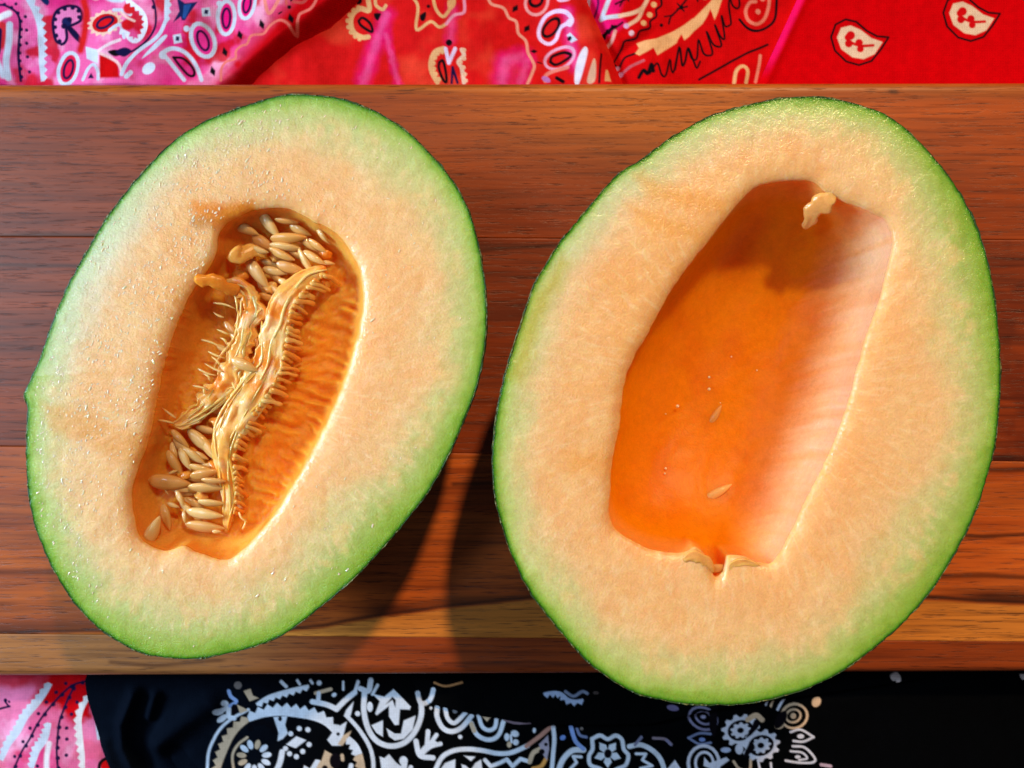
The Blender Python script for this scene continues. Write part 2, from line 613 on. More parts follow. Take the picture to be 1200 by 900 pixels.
    p.stroke(ba, 20, NV); p.bumps(ba[:3], 20, 3, NV, 10, 1)
    p.fill([(-40, 550), (40, 510), (110, 545), (40, 600)], NV, True)
    p.band([(430, -30), (440, 120), (425, 280)], 44, 22, 5, WH, -1)
    p.stroke([(425, 270), (350, 400), (200, 520), (80, 640), (20, 760)], 34, WH)
    p.fill([(205, 615), (300, 490), (400, 400), (430, 410), (330, 520)], WH, True)
    p.disc(262, 700, 66, (222, 226, 244), 46, -35)
    p.stroke([(60, 780), (100, 740)], 40, WH)
    p.fill([(528, 55), (600, 108), (715, 90), (650, 180), (600, 262), (570, 262), (560, 230), (490, 285), (550, 180)], (24, 34, 84))
    p.fill([(590, 120), (660, 110), (630, 180), (600, 250), (575, 240)], BL, alpha=0.8)
    p.disc(580, 15, 24, NV); p.disc(690, 30, 22, NV); p.disc(790, 5, 18, NV)
    for cx, cy in [(785, 175), (525, 425)]:
        p.fill([(cx - 42, cy - 30), (cx + 30, cy - 45), (cx + 42, cy + 30), (cx - 35, cy + 45)], WH)
        p.fill([(cx - 12, cy - 22), (cx + 20, cy - 16), (cx + 12, cy + 20), (cx - 18, cy + 16)], NV)
    teardrop(p, 750, 430, 98, 150, -17, 36, 22, WH, NV, (240, 50, 140), (610, 335))
    teardrop(p, 960, 215, 78, 150, 4, 36, 22, WH, NV, (236, 20, 120), (900, 90))
    p.frame(150, 0, 1 / 8)
    p.stroke([(380, 570), (420, 600), (500, 700), (570, 790)], 36, WH)
    p.stroke([(380, 560), (470, 510), (580, 540), (670, 640), (730, 790)], 36, WH)
    p.disc(390, 580, 34, WH)
    p.stroke([(480, 590), (570, 600), (650, 680), (660, 745), (610, 745), (540, 670), (480, 590)], 24, BK)
    teardrop(p, 1155, 90, 76, 140, 8, 34, 22, WH, NV, (236, 20, 120))
    for cx, cy in [(1090, 380), (945, 530), (835, 710), (1300, 295), (1570, 245)]:
        p.fill([(cx - 14, cy - 50), (cx + 26, cy - 4), (cx + 18, cy + 48), (cx - 28, cy + 8)], BK)
    SL = (224, 110, 100)
    p.stroke([(915, 800), (918, 690), (960, 625), (1050, 600), (1055, 530), (1110, 485), (1160, 470), (1190, 400), (1240, 385), (1320, 380), (1370, 320), (1460, 262), (1540, 290), (1605, 372), (1640, 220), (1690, 180), (1760, 140), (1810, 50), (1820, -20)], 24, SL)
    p.stroke([(1310, -10), (1350, 170), (1390, 180), (1470, 40), (1480, -20)], 34, (236, 130, 120))
    p.stroke([(1530, 110), (1525, 40), (1560, -20)], 24, (214, 90, 84))
    p.stroke([(1590, 90), (1680, 95), (1730, 40), (1735, -20)], 26, (190, 70, 66))
    p.stroke([(1570, 80), (1615, 20)], 16, BK); p.disc(1555, 140, 18, BK); p.stroke([(1460, 200), (1485, 185)], 14, BK)
def edge_T1(y):
    return 303 + (97 - np.clip(y, -70, 200)) * (121 / 94.0)
def h_T1(x, y, dl, dr):
    ed = dr
    h = 0.0085 + 0.0018 * fbm(x / 45, y / 45, 3, 71) + 0.0014 * np.sin((x * 0.8 + y * 0.5) / 21.0)
    return h * sst(0, 34, ed) ** 0.8 + 0.0012

# --- top middle: faded red
def base_T2(x, y):
    n = len(x)
    c = np.tile(lin((214, 22, 24)), (n, 1))
    c = mixc(c, np.tile(lin((226, 64, 44)), (n, 1)), sst(-0.15, 0.45, fbm(x / 40, y / 40, 3, 31)) * 0.8)
    for pts, w, a in [([(453, 18), (440, 50), (425, 97)], 16, 0.8), ([(452, 40), (466, 97)], 9, 0.55), ([(588, 97), (592, 72), (612, 66)], 20, 0.9), ([(610, 97), (618, 70)], 14, 0.7), ([(532, 10), (528, 50)], 12, 0.5), ([(664, 20), (668, 55), (676, 80)], 13, 0.8)]:
        d = seg_dist(x, y, pts)
        c = mixc(c, np.tile(lin((228, 20, 120)), (n, 1)), sst(w, 0, d + 3 * fbm(x / 9, y / 9, 2, 77)) * a)
        c = mixc(c, np.tile(lin((240, 110, 170)), (n, 1)), sst(w * 0.5, 0, d + 2 * fbm(x / 6, y / 6, 2, 78)) * a * 0.5)
    return c
def print_T2(p):
    p.frame(400, 0, 1 / 8)
    p.stroke([(250, -20), (262, 100), (180, 80), (110, 120), (85, 200), (110, 290), (190, 340), (250, 340)], 46, CR)
    p.bumps([(180, 80), (110, 120), (75, 200), (110, 290), (190, 345)], 22, 8, CR, 20, 1)
    p.stroke([(160, 190), (200, 165), (270, 220), (290, 290), (250, 280), (180, 230), (160, 190)], 26, BK)
    p.fill([(310, 130), (370, 130), (365, 160), (340, 195), (312, 165)], BK, True)
    p.disc(165, 12, 30, BK)
    p.stroke([(320, -10), (330, 60), (390, 95), (420, 60)], 30, CR)
    p.stroke([(670, -20), (722, 80), (708, 290), (840, 220), (920, 272), (985, 240)], 27, CR)
    p.stroke([(985, 240), (1060, 150), (1150, 115), (1150, -20)], 27, (230, 150, 180))
    p.stroke([(860, -20), (890, 100), (950, 170), (1000, 130), (1060, 0)], 30, CR)
    p.fill([(1000, 10), (1070, 10), (1060, 70), (1010, 110)], CR, True)
    p.fill([(745, 150), (790, 125), (800, 150), (785, 205), (755, 210), (740, 180)], BK, True)
    p.disc(820, 75, 17, BK)
    fl = [(960, 470), (880, 500), (840, 590), (850, 680), (900, 770)]
    p.stroke(fl, 44, CR); p.bumps(fl, 24, 7, CR, 22, -1)
    fr = [(1130, 480), (1150, 530), (1100, 590), (1130, 650), (1150, 780)]
    p.stroke(fr, 36, (226, 190, 170)); p.bumps(fr, 20, 6, (226, 180, 150), 18, -1)
    p.disc(1012, 415, 30, BK)
    p.stroke([(980, 470), (1010, 600), (1070, 470)], 34, (224, 200, 232), smooth=False)
    p.stroke([(920, 590), (955, 580), (980, 680), (985, 770), (950, 740), (915, 640), (920, 590)], 26, BK)
    p.stroke([(1035, 780), (1045, 640), (1090, 780)], 24, NV, smooth=False)
    p.frame(540, 0, 1 / 8)
    p.stroke([(250, -40), (290, 25), (400, 60), (450, 150), (520, 190), (540, 300), (610, 370), (630, 480), (660, 540), (690, 610), (670, 680), (625, 790)], 27, (232, 150, 130))
    for cx, cy in [(510, 70), (620, 258)]:
        p.fill([(cx - 28, cy + 30), (cx - 22, cy - 20), (cx + 24, cy - 40), (cx + 26, cy + 8)], BK)
    p.fill([(650, 470), (685, 450), (722, 468), (690, 490)], BK)
    p.ring(710, 25, 105, 105, 26, (232, 150, 150)); p.ring(705, 5, 58, 48, 30, BK)
    p.stroke([(900, -20), (915, 40), (990, 50), (1040, 0)], 30, (236, 180, 210)); p.fill([(940, 20), (990, -20), (1000, 25)], BK)
    p.stroke([(1000, 250), (930, 280), (890, 370), (820, 400), (745, 350), (735, 260), (790, 160), (880, 130), (980, 160), (1035, 230), (1020, 270)], 34, (234, 200, 236))
    p.disc(1015, 250, 32, (234, 210, 240))
    p.ring(845, 260, 88, 56, 28, BK, -42)
    p.fill([(990, 350), (1020, 335), (1085, 410), (1030, 425)], WH); p.disc(1015, 385, 20, BK)
    p.ring(925, 545, 140, 92, 26, (226, 160, 190), -18)
    p.stroke([(840, 570), (860, 520), (960, 495), (1030, 530), (970, 570), (890, 600), (840, 570)], 28, BK)
    p.stroke([(790, 760), (800, 700), (870, 660), (1000, 630)], 34, (228, 130, 120))
    p.disc(800, 740, 44, (190, 120, 200), 28, 30)
    p.stroke([(900, 725), (960, 760)], 34, BK); p.stroke([(720, 575), (760, 585)], 12, BK)
    p.fill([(1150, 480), (1180, 500), (1170, 580), (1110, 780), (1070, 780), (1070, 660), (1100, 550)], (226, 214, 226), True)
    p.fill([(1230, 600), (1256, 620), (1250, 780), (1180, 780)], (220, 170, 140), True)
    p.stroke([(1290, 800), (1298, 640), (1310, 540)], 20, BK)
    p.fill([(1350, 690), (1370, 680), (1400, 790), (1340, 790)], CR)
def edge_T2(y):
    yy = np.clip(y, -70, 200)
    return 690 + (yy - 10) * 0.42 + 14
def h_T2(x, y, dl, dr):
    base = 0.0030 + 0.0016 * np.sin((x - 0.9 * y) / 34.0) + 0.0012 * fbm(x / 40, y / 40, 3, 91)
    bulge = 0.0052 * np.exp(-((dr - 38) / 24.0) ** 2)
    return (base + bulge) * sst(0, 26, dr) + 0.0004
# --- folded red paisley with black scribbles
def base_T3(x, y):
    n = len(x)
    c = np.tile(lin((206, 6, 10)), (n, 1))
    d = sdf(x, y, [(684, -20), (735, -20), (720, 20), (728, 32), (705, 44), (690, 25)])
    return mixc(c, np.tile(lin((236, 20, 110)), (n, 1)), sst(8, -3, d + 2 * fbm(x / 8, y / 8, 2, 5)))
def print_T3(p):
    p.frame(660, 0, 1 / 8)
    p.stroke([(240, -10), (232, 110)], 26, WH)
    p.stroke([(310, -20), (320, 80), (280, 190)], 18, (50, 20, 70))
    p.stroke([(440, -20), (355, 195)], 40, WH, smooth=False)
    p.stroke([(355, 195), (520, 185)], 38, WH, smooth=False)
    p.stroke([(520, 185), (640, 160), (730, 110), (780, 20), (790, -20)], 36, (232, 190, 160))
    p.stroke([(740, 100), (690, 210), (600, 270)], 34, (232, 180, 150)); p.disc(580, 278, 24, (220, 170, 210))
    p.stroke([(480, 78), (600, 20), (640, -20)], 18, BK); p.stroke([(520, 95), (550, 40)], 16, BK); p.stroke([(590, -10), (600, 50)], 16, BK)
    for q in [(840, 70), (800, 168), (742, 250)]:
        p.disc(q[0], q[1], 27, CR)
    p.disc(628, 345, 24, (222, 180, 190))
    p.stroke([(895, -20), (912, 70), (862, 120), (862, 180), (805, 230), (800, 290), (705, 330), (670, 390), (570, 412), (545, 470), (470, 590)], 20, BK)
    p.stroke([(360, 370), (370, 330), (390, 360), (405, 300), (430, 330), (450, 270), (480, 290), (545, 245)], 20, BK, smooth=False)
    p.stroke([(350, 350), (480, 280)], 34, BK)
    p.stroke([(390, 460), (450, 400), (480, 320)], 30, (224, 160, 150)); p.disc(385, 455, 22, (226, 190, 220)); p.disc(425, 525, 20, (200, 120, 140))
    p.stroke([(480, 600), (520, 640), (570, 560), (660, 530)], 22, BK)
    p.disc(510, 640, 20, (210, 150, 190))
    p.stroke([(540, 700), (620, 650), (740, 600)], 24, (190, 90, 100)); p.disc(540, 698, 22, (210, 150, 200))
    p.stroke([(700, 750), (740, 690), (780, 720), (810, 640), (830, 700)], 34, BK)
    p.stroke([(980, 245), (1000, 180), (1060, 120), (1140, 30)], 18, BK); p.stroke([(940, 180), (1020, 165)], 14, BK)
    p.stroke([(1060, 60), (1120, 130)], 14, BK); p.stroke([(1060, 110), (1150, 90)], 16, BK); p.disc(1095, 95, 20, BK)
    p.disc(910, 262, 17, BK)
    p.fill([(680, 430), (760, 405), (860, 390), (950, 350), (1060, 300), (1150, 240), (1200, 200), (1200, 330), (1165, 370), (1125, 400), (1092, 325), (1050, 430), (960, 490), (868, 552), (832, 480), (770, 520), (700, 552), (665, 530), (700, 480)], (228, 168, 116))
    p.stroke([(800, 720), (865, 630), (905, 735), (945, 740), (985, 590), (1000, 690), (1025, 690), (1078, 475), (1100, 630), (1130, 600), (1160, 480), (1210, 600), (1240, 660), (1270, 600)], 19, BK)
    p.frame(790, 0, 1 / 8)
    p.fill([(-5, 310), (80, 260), (180, 190), (260, 110), (330, 40), (370, -20), (450, -20), (420, 60), (395, 140), (362, 215), (325, 110), (295, 180), (250, 250), (170, 320), (82, 402), (60, 340), (20, 400), (-5, 420)], (228, 168, 116))
    p.disc(270, 5, 22, CR); p.stroke([(200, -20), (205, 40)], 18, BK)
    p.stroke([(-5, 680), (35, 470), (62, 635), (90, 600), (115, 480), (150, 570), (200, 570), (215, 400), (260, 520), (310, 545), (345, 510), (290, 325), (345, 430), (390, 460), (428, 440), (365, 265), (420, 370), (458, 378), (428, 180), (460, 270), (500, 265), (518, 230), (495, 90), (505, -10)], 19, BK)
    p.stroke([(500, -10), (530, 80), (575, 105), (597, 70), (580, -20)], 19, BK)
    p.stroke([(745, 45), (690, 55), (655, 130), (680, 215), (755, 250), (830, 200), (868, 90), (872, -20)], 30, (226, 120, 100))
    p.disc(770, 135, 24, (226, 130, 110)); p.disc(810, 15, 26, (226, 130, 110))
    p.stroke([(598, 208), (670, 285), (760, 312), (860, 275), (930, 190), (942, -20)], 24, BK)
    p.stroke([(220, 768), (450, 640), (650, 530), (770, 480), (860, 440)], 21, BK)
    p.stroke([(545, 800), (565, 690), (625, 645), (670, 690), (655, 800)], 32, CR)
    p.stroke([(790, 545), (775, 650), (745, 790)], 28, (224, 130, 110))
def edge_T3l(y):
    yy = np.clip(y, -70, 200)
    return 686 + (yy - 10) * 0.50
def h_T3(x, y, dl, dr):
    h = 0.0042 + 0.0009 * fbm(x / 30, y / 30, 3, 55) + 0.0018 * np.exp(-((dl - 42) / 22.0) ** 2)
    cr = 0.0020 * np.exp(-(((x - 722) * 0.6 + (y - 62) * 0.8 - 6) / 7.0) ** 2) * sst(30, 60, y)
    return (h - cr) * sst(0, 18, dl) + 0.0006
# --- plain red with teardrops
def base_T4(x, y):
    n = len(x)
    c = np.tile(lin((208, 0, 8)), (n, 1))
    ed = x - edge_T4(y)
    return mixc(c, np.tile(lin((236, 16, 96)), (n, 1)), sst(11, 3, ed) * sst(99, 60, y))
def print_T4(p):
    K = 0.18333
    for ox, oy in [(960, 0), (960 + 708 * K, -152 * K), (960 + 330 * K, -700 * K), (960 + 1420 * K, 260 * K)]:
        p.frame(ox, oy, K)
        o = [(418, 262), (372, 335), (310, 412), (230, 438), (150, 415), (80, 345), (55, 260), (82, 182), (145, 150), (212, 165), (280, 222), (345, 256)]
        p.stroke(o + [o[0]], 13, BK, smooth=False)
        p.fill([(380, 292), (330, 368), (260, 400), (190, 388), (120, 335), (93, 262), (118, 202), (178, 188), (240, 215), (310, 268)], (230, 196, 170))
        for q in [(178, 250, 28), (168, 300, 25), (232, 296, 24), (240, 335, 22), (162, 262, 22)]:
            p.disc(q[0], q[1], q[2], RD)
        p.stroke([(170, 290), (240, 315), (320, 313)], 18, RD)
def edge_T4(y):
    yy = np.clip(y, -70, 200)
    return 888 + (97 - yy) * (45 / 97.0)
def h_T4(x, y, dl, dr):
    h = 0.0050 + 0.0007 * fbm(x / 90, y / 60, 2, 12) + 0.0008 * np.exp(-((dl - 8) / 6.0) ** 2)
    return h

strip("bandana", -220, 470, None, None, None, edge_T1, h_T1, base_T1, print_T1,
      "pink tie-dye paisley bandana with navy and white print at the upper left", 0.0016)
strip("bandana", 240, 700, None, None, None, edge_T2, h_T2, base_T2, print_T2,
      "faded red bandana with soft pink stains and cream scalloped lines beyond the board's middle", 0.0008)
strip("bandana", 686, 1000, None, None, edge_T3l, None, h_T3, base_T3, print_T3,
      "red bandana with black zigzag scribbles and a cream feathery branch", 0.0024)
strip("bandana", 888, 1420, None, None, edge_T4, None, h_T4, base_T4, print_T4,
      "plain bright red bandana with sparse outlined cream teardrops", 0.0034)

# --- bottom left pink
def base_B1(x, y):
    n = len(x)
    c = dye(x, y, 61, (238, 120, 165), 1.0, 0.35)
    d = sdf(x, y, [(60, 790), (40, 822), (66, 824), (86, 846), (104, 840), (104, 790)])
    c = mixc(c, np.tile(lin((206, 4, 16)), (n, 1)), sst(8, -3, d + 3 * fbm(x / 7, y / 7, 2, 15)))
    return mixc(c, np.tile(lin((206, 14, 22)), (n, 1)), sst(808, 798, y + 4 * fbm(x / 12, y / 12, 2, 16)) * 0.8)
def print_B1(p):
    p.frame(0, 785, 1 / 7.5)
    p.band([(440, 120), (350, 260), (230, 400), (150, 540), (60, 660), (0, 800)], 70, 20, 14, WH, 1)
    p.band([(440, 460), (400, 600), (330, 700), (280, 860)], 66, 24, 9, WH, 1)
    p.stroke([(440, 640), (420, 760), (420, 860)], 46, (240, 226, 236), soft=1.3)
    p.band([(775, 235), (715, 340), (690, 450), (700, 600), (720, 740), (730, 870)], 48, 26, 10, (232, 222, 226), 1)
    l1 = [(110, 890), (190, 720), (270, 600), (340, 470), (400, 380), (480, 280), (560, 195), (640, 135), (760, 100)]
    l2 = [(650, 140), (590, 260), (550, 370), (522, 470), (512, 600), (506, 720), (522, 890)]
    p.stroke(l1, 19, NV); p.bumps(l1, 19, 10, NV, 6, 1)
    p.stroke(l2, 19, NV); p.bumps(l2, 19, 9, NV, 6, -1)
    for q in [(570, 125), (490, 200), (413, 280), (348, 378), (275, 505), (207, 628), (125, 765), (670, 290), (625, 392), (585, 512), (588, 608), (586, 748), (335, 840)]:
        p.disc(q[0], q[1], 16, NV)
    p.stroke([(-20, 350), (50, 330), (85, 320)], 20, NV); p.disc(45, 270, 18, NV); p.stroke([(40, 280), (75, 320)], 18, NV); p.disc(80, 280, 12, NV)
    p.disc(950, 850, 70, (214, 14, 20)); p.ring(950, 865, 84, 84, 30, BK)
    p.fill([(830, 480), (860, 540), (890, 620), (850, 620)], WH)
def h_B1(x, y, dl, dr):
    return (0.0030 + 0.0009 * fbm(x / 40, y / 40, 3, 37) + 0.0008 * np.sin((x - 0.4 * y) / 17.0)) * sst(125, 85, x - np.maximum(0, (y - 797) / 100.0) ** 1.45 * 31) + 0.0006
# --- black
def base_B2(x, y):
    n = len(x)
    c = mixc(np.tile(np.array([0.0014, 0.0015, 0.0020]), (n, 1)), np.tile(np.array([0.0028, 0.0045, 0.0095]), (n, 1)), sst(420, 200, x))  # bluer to the left: cool window light put into the black
    return c
def print_B2(p):
    p.frame(230, 785, 1 / 7.5)
    p.stroke([(105, 900), (120, 720), (165, 600), (235, 490), (330, 410), (470, 335)], 25, BW)
    p.fill([(370, 290), (470, 340), (400, 370)], TAN)
    p.band([(190, 900), (235, 740), (300, 590), (375, 490), (470, 420)], 62, 34, 8, TAN, -1)
    p.band([(470, 420), (600, 370), (750, 350), (900, 365), (1050, 395), (1160, 450), (1240, 540)], 76, 40, 11, BW, -1)
    p.fill([(690, 400), (810, 390), (790, 470), (815, 540), (770, 590), (725, 610), (735, 540)], BW)
    p.disc(748, 415, 17, BK, 22)
    p.bumps([(480, 500), (560, 440), (640, 460), (700, 520)], 30, 5, (8, 8, 14), 0)
    for k in range(11):
        a = 2 * math.pi * k / 11 - 1.3
        p.disc(520 + 112 * math.cos(a), 748 + 112 * math.sin(a), 42, TAN if k in (0, 7, 8) else BW, 24, math.degrees(a))
    p.fill([(800, 640), (890, 568), (976, 602), (882, 672)], BW)
    for q in [(915, 500), (990, 510), (840, 545), (1000, 640), (795, 675), (945, 700), (830, 720), (890, 745)]:
        p.disc(q[0], q[1], 22, BW)
    p.stroke([(345, 900), (330, 740), (380, 640), (460, 577)], 22, TAN)
    p.disc(270, 275, 32, BW, 26, 30); p.disc(215, 345, 46, BW, 30, -5); p.disc(245, 408, 52, BW, 26, -35); p.stroke([(250, 330), (300, 320), (300, 390), (345, 410)], 40, BW)
    p.stroke([(300, 170), (320, 220), (365, 262), (310, 300)], 30, (140, 165, 220)); p.disc(345, 330, 26, BK, 44)
    p.band([(540, 290), (650, 225), (780, 185), (870, 160), (1000, 125)], 40, 26, 8, BW, 1)
    p.fill([(430, 170), (490, 150), (510, 210), (560, 232), (480, 262)], TAN)
    p.disc(380, 120, 34, (120, 110, 110)); p.stroke([(760, 90), (800, 130)], 30, BW); p.stroke([(900, 80), (920, 110)], 24, BW); p.stroke([(1015, 80), (1030, 100)], 24, BW); p.disc(1090, 100, 22, BW)
    p.stroke([(700, 900), (745, 800), (765, 705)], 48, BW)
    p.fill([(940, 900), (960, 820), (1010, 850), (1060, 770), (1110, 780), (1140, 690), (1230, 740), (1210, 900)], TAN)
    p.fill([(940, 900), (960, 820), (1010, 850), (1060, 770), (1100, 775), (1060, 850), (1060, 900)], BW)
    p.frame(350, 785, 1 / 7.5)
    p.disc(240, 845, 26, BK); p.disc(330, 780, 50, BK, 66)
    p.stroke([(130, 265), (250, 290), (340, 330)], 46, BW); p.stroke([(340, 330), (420, 250), (500, 185)], 46, BW); p.stroke([(500, 190), (530, 90)], 30, BW)
    p.stroke([(160, 190), (290, 155)], 32, TAN); p.stroke([(185, 190), (180, 260)], 36, BW)
    p.stroke([(400, 90), (400, 160)], 20, BW)
    p.disc(320, 205, 22, BW, 17, -30); p.disc(525, 370, 22, BW)
    p.fill([(260, 600), (330, 500), (430, 440), (400, 560), (380, 650), (300, 650)], BW); p.disc(355, 548, 16, BK); p.fill([(350, 640), (400, 560), (470, 520), (440, 590), (390, 650)], TAN)
    p.stroke([(550, 150), (620, 170), (640, 80)], 46, BW); p.stroke([(655, 200), (700, 120)], 26, BW); p.stroke([(585, 190), (580, 350), (620, 510), (700, 615), (820, 655), (940, 620), (1030, 520), (1080, 390), (1082, 280)], 46, BW)
    p.disc(632, 310, 26, BW, 44)
    p.fill([(650, 195), (760, 222), (840, 155), (900, 215), (990, 310), (980, 335), (895, 330), (885, 465), (850, 470), (800, 395), (800, 300), (690, 385), (680, 370), (720, 260)], BW)
    p.fill([(770, 290), (830, 220), (860, 250), (855, 320), (830, 250)], BK)
    p.fill([(645, 475), (745, 430), (745, 572), (690, 540)], BW)
    p.fill([(778, 500), (850, 545), (905, 545), (930, 430), (1032, 388), (1005, 510), (930, 590), (850, 605), (800, 570)], BW)
    p.stroke([(1050, 190), (1075, 275), (1130, 275), (1170, 220), (1190, 150)], 40, BW)
    p.fill([(490, 265), (425, 340), (405, 390), (440, 420), (465, 380)], BW)
    p.stroke([(430, 390), (530, 500), (620, 640), (658, 760), (665, 900)], 34, BW)
    p.band([(440, 580), (500, 650), (540, 740), (580, 900)], 62, 30, 6, BW, 1, TAN, 0.5)
    p.fill([(718, 745), (760, 760), (800, 725), (860, 800), (900, 830), (960, 780), (950, 900), (740, 900)], BW); p.disc(925, 785, 36, BW, 40)
    p.stroke([(455, 900), (470, 820)], 40, BW); p.stroke([(390, 735), (395, 770)], 30, TAN); p.stroke([(990, 840), (960, 900)], 36, BW)
    p.stroke([(1035, 610), (1070, 735), (1185, 755)], 44, BW); p.stroke([(1070, 720), (1120, 660), (1200, 625)], 34, BW); p.stroke([(1140, 530), (1130, 660)], 38, BW)
    p.frame(490, 785, 1 / 7.5)
    p.stroke([(170, 320), (170, 400), (220, 495), (300, 525), (385, 490), (470, 395)], 42, BW)
    p.stroke([(240, 330), (262, 410), (315, 452), (370, 415), (420, 365)], 36, BW); p.disc(325, 352, 20, (120, 120, 130))
    p.stroke([(470, 455), (520, 555), (620, 598), (705, 560), (755, 430)], 38, BW); p.stroke([(470, 460), (495, 520)], 38, TAN)
    p.stroke([(530, 385), (562, 480), (620, 515), (675, 490), (690, 415)], 34, BW)
    p.fill([(560, 395), (645, 395), (605, 445)], TAN)
    p.stroke([(760, 425), (860, 455), (980, 450)], 26, (130, 110, 125))
    p.disc(780, 575, 22, BW, 34); p.disc(850, 545, 36, BW, 28, 20); p.disc(858, 620, 26, BW); p.stroke([(815, 560), (820, 620)], 20, BW); p.disc(800, 640, 20, TAN, 26)
    p.disc(372, 572, 18, BW); p.disc(1020, 520, 14, BW, 20); p.disc(115, 325, 12, BW)
    p.stroke([(90, 525), (85, 640)], 36, BW); p.stroke([(165, 555), (105, 640)], 34, BW); p.stroke([(200, 632), (110, 660), (40, 720)], 36, BW)
    p.stroke([(140, 900), (205, 760), (300, 695), (420, 678), (560, 690), (700, 718), (820, 710), (960, 650)], 40, BW)
    p.stroke([(950, 655), (1080, 560), (1180, 480)], 36, (176, 128, 116))
    p.stroke([(1185, 480), (1195, 600), (1185, 720), (1170, 900)], 36, BW)
    p.fill([(170, 900), (240, 800), (330, 765), (325, 900)], BW); p.fill([(405, 735), (505, 745), (465, 782)], BW)
    p.fill([(385, 810), (420, 820), (465, 860), (505, 800), (555, 770), (570, 900), (400, 900)], BW)
    p.stroke([(590, 775), (640, 830), (720, 800), (780, 770), (830, 830), (900, 765), (980, 790)], 34, BW, smooth=False)
    p.stroke([(980, 790), (1010, 715), (1070, 680)], 40, TAN); p.stroke([(1010, 850), (1080, 830), (1120, 770)], 34, (214, 150, 80))
    p.fill([(1060, 640), (1140, 560), (1150, 680), (1130, 780), (1090, 720)], (160, 150, 170)); p.disc(1085, 705, 26, BK); p.disc(1122, 640, 16, BK)
    p.stroke([(150, 88), (250, 116), (390, 84)], 18, (170, 120, 80))
    p.frame(630, 785, 1 / 7.5)
    p.band([(50, 185), (130, 175), (200, 185), (260, 235), (330, 250), (395, 235)], 34, 28, 7, (160, 176, 214), 1)
    p.stroke([(240, 165), (310, 205), (385, 165), (430, 180)], 26, (120, 130, 160)); p.disc(505, 175, 26, (70, 60, 60), 14)
    fl = [(475, 590), (545, 560), (612, 592), (680, 560), (735, 595), (752, 680), (792, 735), (770, 820), (700, 852), (620, 890), (540, 850), (460, 820), (450, 740), (480, 680)]
    p.stroke(fl + [fl[0]], 34, BW)
    for k in range(5):
        a = 2 * math.pi * k / 5 - 2.2
        p.fill([(612 + 122 * math.cos(a) + 0, 722 + 122 * math.sin(a)), (612 + 80 * math.cos(a + 0.45), 722 + 80 * math.sin(a + 0.45)), (612 + 30 * math.cos(a + 0.63), 722 + 30 * math.sin(a + 0.63)), (612, 722), (612 + 30 * math.cos(a - 0.63), 722 + 30 * math.sin(a - 0.63)), (612 + 80 * math.cos(a - 0.45), 722 + 80 * math.sin(a - 0.45))], BW)
    p.disc(614, 720, 34, BK, 40)
    p.stroke([(170, 900), (220, 775), (300, 695), (400, 688)], 48, BW); p.stroke([(290, 490), (330, 610), (400, 680)], 36, (130, 155, 215))
    p.disc(220, 582, 26, (110, 140, 210), 20, -30); p.stroke([(345, 510), (370, 560), (425, 575)], 24, (110, 120, 160)); p.disc(385, 505, 14, (120, 110, 110))
    p.stroke([(800, 655), (900, 640), (1010, 695), (1080, 780), (1115, 900)], 42, BW); p.stroke([(850, 640), (905, 575)], 26, (120, 120, 150))
    p.stroke([(860, 720), (945, 720), (915, 775), (1000, 825), (900, 850), (890, 900)], 24, BW, smooth=False)
    p.stroke([(380, 750), (310, 745), (340, 800), (290, 850), (320, 900)], 26, BW, smooth=False)
    p.stroke([(1010, 582), (1110, 590), (1165, 635)], 24, (130, 115, 130)); p.disc(1185, 850, 36, BW, 30, -40); p.disc(1160, 305, 34, (90, 80, 110), 18)
    p.frame(780, 785, 1 / 6.0)
    G = (206, 204, 222); O = (208, 174, 146)
    p.ring(255, 325, 108, 78, 17, (130, 126, 160), 30); p.ring(262, 325, 62, 42, 15, (130, 126, 160), 30); p.disc(260, 322, 18, (150, 146, 180), 13)
    p.fill(p.ell(330, 330, 30, 130), BK)
    p.stroke([(155, 465), (230, 435), (310, 440)], 16, (120, 130, 170)); p.stroke([(155, 465), (230, 508), (310, 500)], 16, (120, 130, 170)); p.disc(250, 478, 22, (120, 140, 200), 14)
    for cx, cy, rot in [(520, 415, -15), (662, 520, -15)]:
        p.gear(cx, cy, 112, 92, rot, 11, 0.22, G)
        p.disc(cx, cy, 92, BK, 72, rot)
        p.gear(cx, cy, 58, 44, rot, 9, 0.25, G)
        p.disc(cx, cy, 24, BK, 20)
    p.fill([(560, 470), (640, 400), (650, 350), (620, 340), (600, 380)], BK, True); p.fill([(540, 600), (560, 540), (600, 500), (620, 540), (570, 590)], BK, True)
    p.stroke([(570, 340), (630, 310), (670, 340)], 36, O); p.disc(790, 380, 34, O, 24, -20); p.disc(1052, 216, 38, O, 28, -50)
    p.disc(415, 550, 36, (176, 184, 216), 18); p.disc(510, 545, 28, G, 36)
    p.ring(895, 315, 92, 82, 17, O, -20); p.ring(888, 312, 52, 44, 15, O, -20); p.disc(888, 312, 20, O)
    p.fill(p.ell(800, 340, 34, 70, 30), BK)
    p.stroke([(870, 425), (940, 408), (1030, 460)], 16, G); p.stroke([(890, 488), (960, 492), (1030, 460)], 16, G); p.disc(940, 455, 24, G, 16)
    p.stroke([(885, 525), (970, 535), (1040, 610), (1020, 640), (930, 640), (835, 625)], 16, G); p.stroke([(870, 560), (950, 570), (985, 610), (930, 622)], 14, G); p.disc(920, 600, 20, G, 12)
    p.ring(260, 640, 108, 120, 22, G); p.ring(265, 640, 62, 76, 18, G); p.fill([(265, 600), (300, 640), (420, 600), (440, 620), (340, 690), (260, 660)], G)
    p.stroke([(470, 630), (510, 680), (580, 690), (590, 620)], 18, O); p.stroke([(640, 620), (655, 690)], 16, G); p.stroke([(730, 640), (735, 690)], 14, G)
